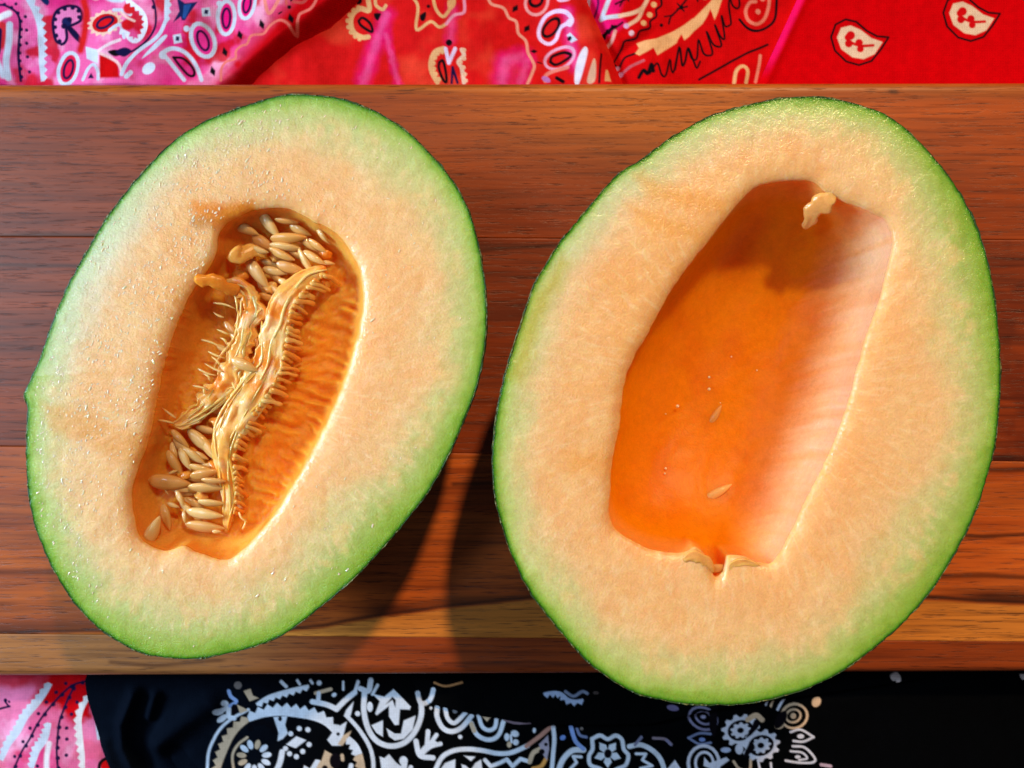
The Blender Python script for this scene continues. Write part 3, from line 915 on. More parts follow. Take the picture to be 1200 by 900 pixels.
    p.stroke([(735, 250), (750, 210)], 14, O); p.stroke([(780, 270), (825, 200)], 16, G); p.stroke([(700, 240), (710, 215)], 12, G)
    p.fill([(0, 690), (60, 620), (105, 690)], G); p.stroke([(0, 480), (30, 510)], 18, (120, 116, 150)); p.stroke([(1085, 655), (1150, 665)], 22, (190, 160, 180)); p.disc(40, 245, 42, (110, 100, 140), 20, 10)
    p.frame(0, 0, 1)
    p.stroke([(1043, 792), (1050, 790), (1048, 795)], 5, (210, 190, 190)); p.stroke([(1196, 792), (1202, 792)], 5, (210, 190, 190))
def edge_B2(y):
    yy = np.clip(y, 690, 1130)
    return 103 + np.where(yy > 797, ((yy - 797) / 100.0) ** 1.45 * 31, 0.0)
def h_B2(x, y, dl, dr):
    h = 0.0040 + 0.0007 * fbm(x / 60, y / 50, 3, 19)
    w = sst(330, 200, x)
    def ridge(pts, wd, a):
        return a * np.exp(-(seg_dist(x, y, pts) / wd) ** 2)
    h = h + w * (ridge([(162, 810), (148, 845), (150, 872), (166, 905)], 8, 0.0046) + ridge([(186, 812), (178, 838)], 6, 0.0028)
                 + ridge([(250, 822), (212, 848), (188, 868)], 15, 0.0046) + ridge([(128, 870), (136, 905)], 10, 0.002)
                 - ridge([(178, 850), (172, 900)], 12, 0.0022) - ridge([(206, 880), (225, 905)], 13, 0.003))
    # a flat fold lying over the rest right of the middle
    fe = np.interp(x, [480, 505, 560, 640, 760, 830, 1300], [790, 822, 836, 848, 846, 830, 760])
    st = sst(1.5, -1.5, y - fe) * sst(478, 520, x)
    return np.maximum(h, 0.0022) + st * 0.0018 - 0.0008 * np.exp(-((y - fe - 5) / 5.0) ** 2) * sst(478, 520, x)
strip("bandana", -220, 190, None, None, None, None, h_B1, base_B1, print_B1,
      "pink and white tie-dye bandana peeking out at the lower left corner", 0.0008, False)
strip("bandana", 103, 1420, None, None, edge_B2, None, h_B2, base_B2, print_B2,
      "black bandana with white paisley and flower print along the front of the board", 0.0022, False, M_BLACK)

# ------------------------------------------------------------------ cutting board
BZ = 0.0262          # top face
BB = 0.0072          # underside
board = empty("cutting_board", (0, 0, BB), "long acacia wood cutting board of glued planks under both melon halves", "cutting board")
BS = sc(BZ)
SAPX = [-240, 0, 300, 380, 450, 530, 650, 800, 1100, 1200, 1440]
SAPY = [748, 744, 742, 736, 723, 712, 701, 699, 704, 709, 716]

def plank(yl0, yr0, yl1, yr1, base_fn, dz, round_far=False, round_near=False):
    nx = 300
    xs = np.linspace(-160, 1360, nx)
    m = max(14, int(abs(yl1 - yl0) / 1.3))
    tt = np.linspace(0, 1, m)
    gap = 0.10
    prof = []      # (t, dy, z)
    r = 0.0035
    top = BZ + dz
    def arc(far):
        out = []
        for a in np.linspace(90, 0, 7):
            out.append((r * (1 - math.cos(R(a))), -r * (1 - math.sin(R(a)))))
        return out
    rows = []
    if round_far:
        rows.append((0.0, 0.0, BB))
        for a in np.linspace(0, 90, 8)[:-1]:
            rows.append((0.0, -r * (1 - math.cos(R(a))) , top - r * (1 - math.sin(R(a)))))
    else:
        rows.append((0.0, 0.0, BB)); rows.append((0.0, 0.0, top - 0.00015)); 
    off_f = r if round_far else 0.00012
    off_n = r if round_near else 0.00012
    for t in tt:
        rows.append((t, -off_f * (1 - t) + off_n * t, top))
    if round_near:
        for a in np.linspace(90, 0, 8)[1:]:
            rows.append((1.0, r * (1 - math.cos(R(a))), top - r * (1 - math.sin(R(a)))))
        rows.append((1.0, 0.0, BB))
    else:
        rows.append((1.0, 0.0, top - 0.00015)); rows.append((1.0, 0.0, BB))
    V = []
    for (t, dy, z) in rows:
        y0 = yl0 + (yr0 - yl0) * xs / 1200.0
        y1 = yl1 + (yr1 - yl1) * xs / 1200.0
        py = y0 + gap + (y1 - y0 - 2 * gap) * t
        V.append(np.stack([(xs - 600) * BS, (450 - py) * BS + dy, np.full(nx, z)], -1))
    V = np.array(V)
    nr = len(rows)
    v = V.reshape(-1, 3)
    f = grid_faces(nr, nx)
    # ends and underside
    a = [i * nx for i in range(nr)]; b = [i * nx + nx - 1 for i in range(nr)]
    faces = f.tolist() + [a, b[::-1], [0, (nr - 1) * nx, (nr - 1) * nx + nx - 1, nx - 1]]
    px = v[:, 0] / BS + 600; py = 450 - v[:, 1] / BS
    c = base_fn(px, py) * WT
    o = make_mesh("plank", v, faces, M_WOOD, board, c, smooth=False)
    o.data.polygons.foreach_set("use_smooth", np.array([True] * len(f) + [False] * 3))
    return o

WT = np.array([0.80, 0.39, 0.14])
def woodc(px, py, c1, c2, sx, sy, seed, warp=10):
    w = fbm(px / 210, py / 60, 3, seed + 7) * warp
    f = fbm(px / sx, (py + w) / sy, 5, seed)
    g = fbm(px / (sx * 0.35), (py + w) / (sy * 0.3), 3, seed + 3)
    n = len(px)
    c = mixc(np.tile(lin(c1), (n, 1)), np.tile(lin(c2), (n, 1)), 0.5 + 0.75 * f + 0.25 * g)
    return c
def dark(c, px, py, pts, wd, col, a, seed):
    d = seg_dist(px, py + 2.2 * fbm(px / 60, py / 12, 3, seed), pts)
    return mixc(c, np.tile(lin(col), (len(px), 1)), a * sst(wd, wd * 0.15, d))

def w1(px, py):
    c = woodc(px, py, (150, 84, 50), (186, 112, 62), 330, 26, 101, 14)
    c = mixc(c, np.tile(lin((206, 150, 84)), (len(px), 1)), 0.65 * sst(118, 98, py + 9 * fbm(px / 90, py / 20, 2, 4) - 10 * sst(150, 0, px)))
    c = mixc(c, np.tile(lin((220, 160, 74)), (len(px), 1)), 0.75 * np.exp(-((px - 760) / 170) ** 2 - ((py - 130) / 50) ** 2))  # warm golden glare near the far edge, put into the wood colour
    c = mixc(c, np.tile(lin((112, 66, 58)), (len(px), 1)), 0.6 * sst(460, 40, px + 50 * fbm(px / 200, py / 22, 3, 33)) * sst(106, 118, py))  # darker, greyer left side: weak warm and cool window light put into the colour
    c = dark(c, px, py, [(30, 122), (60, 134), (110, 138), (170, 126)], 9, (104, 48, 36), 0.22, 9)
    c = dark(c, px, py, [(-50, 212), (120, 220), (300, 216)], 4, (96, 58, 44), 0.4, 10)
    c = dark(c, px, py, [(-60, 277), (60, 275), (180, 276), (330, 281)], 5, (74, 52, 48), 0.75, 12)
    c = dark(c, px, py, [(1043, 107), (1049, 108)], 5, (84, 44, 24), 0.8, 13)
    return c
def w2(px, py):
    c = woodc(px, py, (134, 72, 42), (178, 104, 60), 240, 18, 201, 18)
    c = mixc(c, np.tile(lin((112, 54, 34)), (len(px), 1)), 0.55 * sst(1050, 1190, px + 60 * fbm(px / 60, py / 40, 3, 21)) * sst(0.0, 0.3, fbm(px / 30, py / 40, 3, 22) + 0.3))
    c = mixc(c, np.tile(lin((104, 62, 54)), (len(px), 1)), 0.5 * sst(360, 30, px + 50 * fbm(px / 200, py / 22, 3, 34)))  # same dim, cool light at the left put into this plank's colour
    c = dark(c, px, py, [(-60, 311), (90, 312), (260, 309)], 4, (70, 40, 34), 0.7, 23)
    c = dark(c, px, py, [(540, 296), (600, 290), (660, 287), (740, 292)], 4, (66, 34, 22), 0.65, 24)
    c = dark(c, px, py, [(-40, 400), (60, 408), (180, 402)], 5, (96, 54, 44), 0.5, 25)
    c = dark(c, px, py, [(1150, 536), (1220, 538), (1300, 540)], 5, (56, 26, 16), 0.7, 26)
    return c
def w3(px, py):
    c = woodc(px, py, (200, 122, 70), (236, 164, 102), 190, 15, 301, 18)
    sy = np.interp(px, SAPX, SAPY)
    d = py - sy + 2.0 * fbm(px / 70, py / 16, 3, 31)
    c = mixc(c, np.tile(lin((58, 28, 22)), (len(px), 1)), 0.8 * np.exp(-((d + 9) / 8.0) ** 2) * sst(-0.5, 0.2, fbm(px / 120, py / 30, 2, 35)))
    c = mixc(c, np.tile(lin((48, 22, 18)), (len(px), 1)), 0.85 * np.exp(-((d + 3.5) / 2.6) ** 2))
    c = mixc(c, np.tile(lin((242, 206, 140)), (len(px), 1)), sst(-1.2, 2.2, d))
    c = mixc(c, np.tile(lin((128, 84, 72)), (len(px), 1)), 0.5 * sst(330, 20, px + 60 * fbm(px / 200, py / 22, 3, 37)) * sst(-3, -10, d))  # cool left light put into the colour, sapwood left out
    c = dark(c, px, py, [(530, 568), (600, 565), (700, 560)], 4, (50, 26, 20), 0.7, 36)
    c = dark(c, px, py, [(-60, 672), (60, 670), (180, 676)], 5, (84, 40, 28), 0.6, 37)
    c = dark(c, px, py, [(1080, 625), (1150, 628), (1260, 624)], 4, (50, 24, 16), 0.75, 38)
    c = dark(c, px, py, [(1050, 676), (1150, 674), (1260, 680)], 5, (56, 26, 16), 0.7, 39)
    c = dark(c, px, py, [(1100, 548), (1180, 552), (1260, 550)], 5, (52, 24, 16), 0.7, 39)
    return c
def w4(px, py):
    c = woodc(px, py, (150, 88, 54), (182, 112, 66), 260, 12, 401, 6)
    c = mixc(c, np.tile(lin((190, 172, 156)), (len(px), 1)), 0.85 * sst(460, 200, px))  # cool light on the left end painted in as grey
    c = dark(c, px, py, [(130, 776), (180, 780), (260, 774)], 4, (84, 54, 40), 0.6, 41)
    c = dark(c, px, py, [(520, 778), (620, 775), (690, 780)], 3, (80, 44, 30), 0.6, 42)
    return c
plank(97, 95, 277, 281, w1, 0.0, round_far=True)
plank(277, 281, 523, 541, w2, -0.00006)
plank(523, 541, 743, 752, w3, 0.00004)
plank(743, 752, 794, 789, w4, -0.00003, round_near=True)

# ------------------------------------------------------------------ melon halves
OUT_L = [(332, 111), (383, 112), (417, 121), (450, 135), (480, 156), (507, 182), (530, 210), (547, 240), (558, 273), (565, 307), (570, 347), (570, 390), (563, 437), (553, 470), (538, 507), (523, 540), (500, 580), (470, 618), (440, 652), (410, 683), (363, 722), (330, 745), (293, 760), (250, 770), (215, 773), (173, 768), (143, 755), (110, 732), (83, 702), (63, 670), (48, 637), (38, 607), (32, 567), (30, 535), (31, 500), (32, 478), (28, 463), (35, 445), (45, 423), (55, 393), (67, 363), (80, 333), (96, 303), (117, 267), (143, 230), (170, 198), (200, 167), (237, 143), (283, 125)]
RIM_L = [(393, 273), (413, 300), (423, 327), (424, 360), (418, 393), (405, 437), (390, 477), (373, 513), (353, 550), (327, 593), (300, 627), (275, 652), (257, 657), (233, 650), (213, 641), (193, 646), (173, 640), (162, 632), (154, 607), (152, 577), (160, 547), (172, 513), (183, 460), (191, 423), (201, 390), (213, 360), (228, 332), (244, 312), (252, 292), (254, 274), (268, 257), (300, 244), (333, 243), (362, 256)]
OUT_R = [(937, 113), (963, 113), (1003, 121), (1037, 133), (1067, 155), (1093, 182), (1120, 217), (1140, 253), (1155, 293), (1165, 340), (1171, 390), (1173, 440), (1170, 497), (1162, 543), (1147, 592), (1130, 630), (1107, 670), (1083, 704), (1057, 732), (1027, 758), (993, 783), (963, 800), (923, 815), (877, 825), (837, 827), (800, 825), (777, 821), (743, 812), (710, 793), (683, 770), (650, 733), (620, 693), (600, 653), (588, 617), (580, 585), (577, 553), (577, 523), (582, 480), (592, 437), (603, 400), (612, 373), (624, 337), (638, 312), (654, 286), (673, 262), (691, 241), (710, 218), (731, 198), (752, 186), (780, 165), (800, 152), (827, 138), (850, 129), (883, 121), (910, 115)]
RIM_R = [(933, 210), (907, 212), (887, 218), (863, 240), (843, 267), (827, 287), (803, 317), (780, 353), (758, 395), (743, 420), (732, 453), (725, 507), (718, 540), (716, 570), (714, 600), (719, 617), (737, 632), (763, 645), (790, 650), (807, 647), (817, 642), (828, 653), (833, 667), (840, 678), (850, 670), (853, 654), (870, 653), (887, 660), (903, 662), (915, 650), (932, 620), (948, 585), (965, 553), (985, 507), (999, 463), (1012, 417), (1022, 383), (1034, 350), (1043, 313), (1049, 282), (1042, 258), (1015, 243), (985, 232), (968, 222), (955, 211)]

def polar(pts, c, n, ang):
    p = catmull(pts, True, 12)
    a = np.arctan2(p[:, 1] - c[1], p[:, 0] - c[0])
    r = np.hypot(p[:, 0] - c[0], p[:, 1] - c[1])
    o = np.argsort(a)
    return np.interp(ang, a[o], r[o], period=2 * np.pi)

class Melon:
    pass

def build_melon(out_px, rim_px, cc_px, z_rim, depth, cav_d, cav_p, label, patches, bandw, cav_fn, seed, cavcol_fn, pale_fn):
    M = Melon()
    s = sc(z_rim)
    to = lambda pts: [((x - 600) * s, (450 - y) * s) for x, y in pts]
    N = 900
    ang = np.linspace(-np.pi, np.pi, N, endpoint=False)
    cc = ((cc_px[0] - 600) * s, (450 - cc_px[1]) * s)
    Ro = polar(to(out_px), cc, N, ang)
    Ri = polar(to(rim_px), cc, N, ang)
    # nicks in the peel edge, small crumbs along the scooped edge
    ca = np.cos(ang); sa = np.sin(ang)
    Ro = Ro + 0.00022 * fbm(ca * 40 + 50, sa * 40 + 50, 3, seed) + 0.00016 * np.maximum(0, fbm(ca * 90 + 5, sa * 90 + 5, 2, seed + 5) - 0.2)
    Ri = Ri + 0.00045 * fbm(ca * 16 + 50, sa * 16 + 50, 4, seed + 2)
    kk = np.exp(-np.linspace(-3, 3, 121) ** 2); kk /= kk.sum()
    k2 = np.exp(-np.linspace(-3, 3, 241) ** 2); k2 /= k2.sum()
    Rit = np.convolve(np.concatenate([Ri[-120:], Ri, Ri[:120]]), k2, 'valid')
    Ris = np.convolve(np.concatenate([Ri[-60:], Ri, Ri[:60]]), kk, 'valid')
    ocx = np.mean([p[0] for p in to(out_px)]); ocy = np.mean([p[1] for p in to(out_px)])
    base_z = z_rim - depth
    root = empty("melon_half", (ocx, ocy, base_z), label, "melon half", "halves of the same cut melon")
    M.root = root; M.zr = z_rim; M.s = s
    # --- flesh: cut face then scooped wall
    nf = 62
    vv = np.linspace(0, 1, nf)
    uu = vv ** 1.7
    PX = []; PY = []; PZ = []; CO = []
    n = N
    nu_ = 26
    for k in range(nu_, 0, -1):
        ph = (k / nu_) * np.pi / 2
        sca = max(math.cos(ph) ** 0.92, 0.01) * 0.985
        zz = (depth - 0.0014) * math.sin(ph)
        ex = cc[0] + (Ro - 0.0003) * ca; ey = cc[1] + (Ro - 0.0003) * sa
        PX.append((ex - ocx) * sca + ocx); PY.append((ey - ocy) * sca + ocy); PZ.append(np.full(N, z_rim - zz - 0.0001)); CO.append(('u', 0, 0))
    for u in uu:
        d = 0.0003 + (Ro - Ri - 0.0003) * u
        r = Ro - d
        x = cc[0] + r * ca; y = cc[1] + r * sa
        din = (r - Ri)
        z = z_rim + 0.00022 * fbm(x * 90, y * 90, 3, seed + 4) + 0.00010 * fbm(x * 420, y * 420, 2, seed + 6) - 0.0016 * np.exp(-din / 0.0024) 
        z = np.where(u == 0, z_rim - 0.0001, z)
        PX.append(x); PY.append(y); PZ.append(z); CO.append(('f', d, din))
    na = 60
    A = np.linspace(0, np.pi / 2, na + 1)[1:]
    for k, a in enumerate(A):
        t = math.cos(a) ** (2 / cav_p) if k < na - 1 else 0.004
        dd = cav_d * math.sin(a) ** (2 / cav_p)
        wq = sst(1.0, 0.93, t); w2 = sst(0.96, 0.6, t)
        Rk = Ri * (1 - wq) + (Ris * (1 - w2) + Rit * w2) * wq
        x = cc[0] + Rk * t * ca; y = cc[1] + Rk * t * sa
        z = z_rim - 0.0016 - dd + 0.0004 * fbm(x * 160, y * 160, 3, seed + 8)
        z = cav_fn(x, y, z, t, k / na)
        PX.append(x); PY.append(y); PZ.append(z); CO.append(('c', a, t))
    X = np.array(PX); Y = np.array(PY); Z = np.array(PZ)
    M.X = X[nf + nu_:]; M.Y = Y[nf + nu_:]; M.Z = Z[nf + nu_:]
    C = np.zeros(X.shape + (3,))
    stops_d = np.array([0, 0.0003, 0.0008, 0.0016, 0.0030, 0.0055, 0.0095, 0.0135, 0.019, 0.05])
    stops_c = np.array([lin(q) for q in [(10, 48, 4), (26, 84, 5), (92, 148, 30), (154, 188, 78), (194, 208, 122), (214, 212, 148), (224, 206, 148), (242, 200, 146), (247, 192, 134), (247, 186, 122)]])
    for k in range(X.shape[0]):
        x = X[k]; y = Y[k]
        px = x / s + 600; py = 450 - y / s
        if CO[k][0] == 'f':
            d, din = CO[k][1], CO[k][2]
            bw = bandw(px, py)
            streak = fbm(px / 14, py / 14, 4, seed + 60)
            bq = 1 + (bw * (1 + 0.40 * fbm(px / 55, py / 55, 3, seed + 61)) - 1) * sst(0.0004, 0.003, d)
            dd = d / bq + 0.0010 * streak * sst(0.0004, 0.004, d)
            c = np.stack([np.interp(dd, stops_d, stops_c[:, j]) for j in range(3)], -1)
            gt = np.clip(bw - 1.15, 0, 1)
            c = mixc(c, np.tile(lin((146, 178, 62)), (n, 1)), 0.88 * gt * sst(0.017, 0.005, d - 0.003 * streak) * sst(0.0008, 0.002, d))
            # fibre mottling of the flesh
            rad = fbm(np.arctan2(py - cc_px[1], px - cc_px[0]) * 55 + 200, d * 260, 3, seed + 70)
            c = mixc(c, np.tile(lin((252, 222, 176)), (n, 1)), 0.40 * sst(0.05, 0.6, rad) * sst(0.005, 0.012, d))
            c = mixc(c, np.tile(lin((250, 206, 150)), (n, 1)), 0.40 * sst(0.0, 0.45, fbm(px / 20, py / 20, 5, seed + 62)) * sst(0.004, 0.01, d))
            c = mixc(c, np.tile(lin((240, 162, 78)), (n, 1)), 0.18 * sst(0.05, 0.5, fbm(px / 40 + 7, py / 40, 4, seed + 63)) * sst(0.010, 0.02, d))
            c = mixc(c, np.tile(lin((242, 164, 86)), (n, 1)), (0.35 + 0.4 * fbm(px / 18, py / 18, 3, seed + 77)) * np.exp(-din / 0.0022))
            c = mixc(c, np.tile(lin((222, 226, 200)), (n, 1)), pale_fn(px, py) * sst(0.0006, 0.002, d) * sst(0.020, 0.006, d + 0.003 * streak))  # pale flesh, with some cool window sheen put into the colour
            vein = np.abs(fbm(px / 34 + 3, py / 34, 4, seed + 90))
            c = mixc(c, np.tile(lin((238, 158, 74)), (n, 1)), 0.10 * sst(0.05, 0.0, vein) * sst(0.010, 0.016, d) * sst(0.1, 0.4, fbm(px / 60, py / 60, 2, seed + 91) + 0.2))
            for pts, col, al, soft in patches:
                q = sdf(px + 4 * fbm(px / 12, py / 12, 2, 8), py + 4 * fbm(px / 12 + 4, py / 12, 2, 9), pts)
                c = mixc(c, np.tile(lin(col), (n, 1)), al * sst(soft, -soft, q))
        elif CO[k][0] == 'u':
            c = np.tile(lin((190, 206, 120)), (n, 1))
        else:
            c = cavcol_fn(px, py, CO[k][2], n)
        C[k] = c
    nr = X.shape[0]
    v = np.stack([X, Y, Z], -1).reshape(-1, 3)
    f = grid_faces(nr, N)
    I = np.arange(nr - 1)
    wrapf = np.stack([I * N + N - 1, (I + 1) * N + N - 1, (I + 1) * N, I * N], -1)
    f = np.concatenate([f, wrapf])
    v = np.concatenate([v, [[cc[0], cc[1], Z[-1].mean()]]])
    cen = len(v) - 1
    last = (nr - 1) * N
    tri = [[last + i, cen, last + (i + 1) % N] for i in range(N)]
    v = np.concatenate([v, [[ocx, ocy, z_rim - depth + 0.0014]]])
    tri += [[(i + 1) % N, cen + 1, i] for i in range(N)]
    colr = np.concatenate([C.reshape(-1, 3), [C[-1].mean(0)], [C[0].mean(0)]])
    o = make_mesh("flesh", v, [q[::-1] for q in f.tolist() + tri], M_FLESH, root, colr)
    M.flesh = o
    o.data.materials.append(M_HOLLOW)
    mi = np.zeros(len(o.data.polygons), np.int32)
    ctr = np.empty(len(mi) * 3); o.data.polygons.foreach_get('center', ctr)
    mi[(ctr.reshape(-1, 3)[:, 2] < z_rim - 0.0030) & (np.arange(len(mi)) > 0)] = 1
    o.data.polygons.foreach_set('material_index', mi)
    # --- rind
    ox, oy = ocx, ocy
    ax = cc[0] + Ro * ca; ay = cc[1] + Ro * sa
    rings = []
    rings.append((ax - 0.0005 * ca, ay - 0.0005 * sa, np.full(N, z_rim - 0.0003)))
    rings.append((ax - 0.0002 * ca, ay - 0.0002 * sa, np.full(N, z_rim - 0.00002)))
    K = 40
    for k in range(K):
        ph = (k / (K - 1)) * np.pi / 2
        zz = depth * math.sin(ph)
        sca = math.cos(ph) ** 0.92 if k < K - 1 else 0.01
        bul = 1 + 0.006 * math.exp(-((zz - 0.009) / 0.008) ** 2) - 0.006 * math.exp(-(0.009 / 0.008) ** 2) * math.exp(-zz / 0.004)
        th = np.arctan2(ay - oy, ax - ox)
        wob = 1 + 0.004 * np.sin(th * 10) * math.sin(ph * 2)
        net = 0.00035 * fbm(th * 26 + 40, np.full(N, zz * 500), 3, seed + 30)
        rx = (ax - ox) * sca * bul * wob + ox + np.cos(th) * net
        ry = (ay - oy) * sca * bul * wob + oy + np.sin(th) * net
        rings.append((rx, ry, np.full(N, z_rim - zz)))
    V = np.array([np.stack(q, -1) for q in rings])
    f = grid_faces(len(rings), N)
    I = np.arange(len(rings) - 1)
    f = np.concatenate([f, np.stack([I * N + N - 1, (I + 1) * N + N - 1, (I + 1) * N, I * N], -1)])
    make_mesh("rind", V.reshape(-1, 3), f, M_RIND, root)
    return M

def cav_height(M, x, y):
    d = (M.X - x) ** 2 + (M.Y - y) ** 2
    return M.Z.ravel()[np.argmin(d)]

ZL = BZ + 0.060
ZR = BZ + 0.068
# polylines of the seed mass in the left half
RIDGE = [(383, 316), (364, 323), (347, 337), (331, 357), (325, 380), (321, 403), (315, 430), (301, 455), (280, 487), (267, 512), (263, 535), (266, 557), (269, 586), (267, 608), (265, 623)]
RIDGE_W = [13, 22, 30, 34, 37, 39, 42, 46, 42, 36, 31, 27, 19, 13, 6]
STRAND = [(262, 332), (284, 338), (297, 360), (290, 385), (285, 402), (275, 425), (265, 446), (240, 474), (217, 492), (204, 497)]
STRAND_W = [12, 24, 36, 32, 34, 38, 36, 28, 22, 10]
SL_ = sc(ZL)
def toL(pts):
    return [((x - 600) * SL_, (450 - y) * SL_) for x, y in pts]
MOUND = [toL(RIDGE), toL(STRAND), toL([(290, 262), (330, 275), (372, 305), (330, 330)]), toL([(215, 515), (225, 560), (240, 605), (190, 612)])]
def cavL(x, y, z, t, k):
    d = np.full(x.shape, 1.0)
    for m in MOUND:
        d = np.minimum(d, seg_dist(x, y, m))
    px = x / SL_ + 600; py = 450 - y / SL_
    target = ZL - 0.0125 + 0.002 * fbm(px / 12, py / 12, 3, 44)
    w = sst(0.024, 0.004, d) * sst(1.0, 0.90, np.full(x.shape, t))
    z2 = z + np.maximum(0, target - z) * w
    # seed sockets pressed in the wall right of the ridge
    rx = np.interp(py, [q[1] for q in RIDGE], [q[0] for q in RIDGE])
    s_ = (px - rx)
    reg = sst(8, 24, s_) * sst(0.97, 0.85, np.full(x.shape, t)) * sst(330, 350, py) * sst(610, 580, py)
    ph = (py - 0.32 * px) / 15.5 * 2 * np.pi + 1.2 * fbm(px / 26, py / 26, 2, 49)
    z2 = z2 + 0.0013 * np.sin(ph + 2.0 * fbm(px / 22, py / 14, 3, 47)) * reg * (0.45 + 1.1 * fbm(px / 18, py / 18, 3, 46))
    return z2
def cavR(x, y, z, t, k):
    s = sc(ZR)
    px = x / s + 600; py = 450 - y / s
    q = (px - 850) * 0.92 + (py - 450) * 0.34
    z = z + 0.0006 * np.sin(q / 17.0) * sst(1.0, 0.85, np.full(x.shape, t))
    # a flap hollow at the far end, small wrinkles on the right wall
    reg = sst(0.98, 0.9, np.full(x.shape, t)) * sst(0.55, 0.75, np.full(x.shape, t)) * sst(30, 120, px - 860)
    z = z + 0.0005 * fbm((px - 1.9 * (py - 450)) / 60, (py + 0.42 * px) / 5.5, 3, 52) * reg
    return z
def ccL(px, py, t, n):
    c = np.tile(lin((244, 160, 56)), (n, 1))
    c = mixc(c, np.tile(lin((240, 160, 70)), (n, 1)), sst(0.80, 1.0, t) * 0.6 + 0.3 * fbm(px / 20, py / 20, 3, 61))
    c = mixc(c, np.tile(lin((236, 128, 26)), (n, 1)), 0.5 * sst(0.0, 0.5, fbm(px / 16, py / 16, 3, 66)))
    return c
def ccR(px, py, t, n):
    c = np.tile(lin((236, 138, 0)), (n, 1))
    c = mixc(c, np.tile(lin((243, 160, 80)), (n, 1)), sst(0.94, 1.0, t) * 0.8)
    c = mixc(c, np.tile(lin((226, 118, 0)), (n, 1)), 0.6 * sst(-0.1, 0.5, fbm(px / 50, py / 50, 3, 64)))
    return mixc(c, np.tile(lin((247, 194, 150)), (n, 1)), (0.74 + 0.32 * fbm((px - 1.9 * (py - 450)) / 80, (py + 0.42 * px) / 8.0, 4, 152) + 0.25 * fbm(px / 30, py / 30, 3, 155)) * sst(5, 75, px - np.interp(py, [220, 400, 520, 650], [985, 955, 905, 855])))  # paler right wall: window light and wet sheen put into the colour
def bwL(px, py):
    a = np.arctan2(-(py - 440), px - 300)
    return 1.15 - 0.55 * np.exp(-((a - 2.5) / 0.7) ** 2) + 0.75 * np.exp(-((a + 0.9) / 0.8) ** 2) + 0.45 * np.exp(-((a + 2.0) / 0.55) ** 2) + 0.25 * np.exp(-((a - 1.2) / 0.7) ** 2) + 0.15 * np.exp(-((a - 0.2) / 0.6) ** 2)
def bwR(px, py):
    a = np.arctan2(-(py - 460), px - 870)
    return 1.0 - 0.35 * np.exp(-((a - 2.4) / 0.6) ** 2) + 0.85 * np.exp(-((a - 0.6) / 0.6) ** 2) + 0.85 * np.exp(-((a + 0.8) / 0.7) ** 2) + 0.35 * np.exp(-((a + 1.9) / 0.5) ** 2)
PATCH_L = [
    ([(48, 473), (100, 480), (140, 500), (185, 520), (170, 548), (140, 540), (100, 518), (60, 508)], (232, 164, 84), 0.6, 9),
    ([(222, 238), (300, 236), (300, 262), (262, 268), (225, 262)], (236, 140, 20), 0.85, 7),
    ([(224, 258), (246, 256), (250, 270), (228, 270)], (196, 136, 60), 0.6, 6),
    ([(238, 312), (268, 300), (262, 330), (242, 330)], (246, 166, 20), 0.8, 6),
    ([(180, 440), (205, 380), (215, 380), (190, 480), (178, 530), (165, 530)], (238, 140, 26), 0.7, 8),
]
PATCH_R = [
    ([(748, 205), (790, 218), (850, 238), (848, 250), (800, 242), (760, 232)], (240, 166, 74), 0.6, 12),
    ([(738, 238), (790, 258), (826, 270), (824, 284), (780, 276), (745, 262)], (240, 170, 80), 0.55, 11),
    ([(660, 530), (716, 530), (716, 556), (670, 552)], (243, 172, 84), 0.5, 14),
    ([(598, 440), (622, 350), (660, 300), (668, 310), (632, 380), (612, 450)], (198, 184, 66), 0.7, 12),
]
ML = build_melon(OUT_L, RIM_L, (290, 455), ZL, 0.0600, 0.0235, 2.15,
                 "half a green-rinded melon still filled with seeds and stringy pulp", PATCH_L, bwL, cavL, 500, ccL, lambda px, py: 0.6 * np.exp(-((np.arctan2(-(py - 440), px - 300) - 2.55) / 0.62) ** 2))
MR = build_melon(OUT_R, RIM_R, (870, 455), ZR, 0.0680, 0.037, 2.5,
                 "half a green-rinded melon scooped clean to a smooth orange hollow", PATCH_R, bwR, cavR, 600, ccR, lambda px, py: 0.25 * np.exp(-((np.arctan2(-(py - 460), px - 870) - 2.2) / 0.6) ** 2))

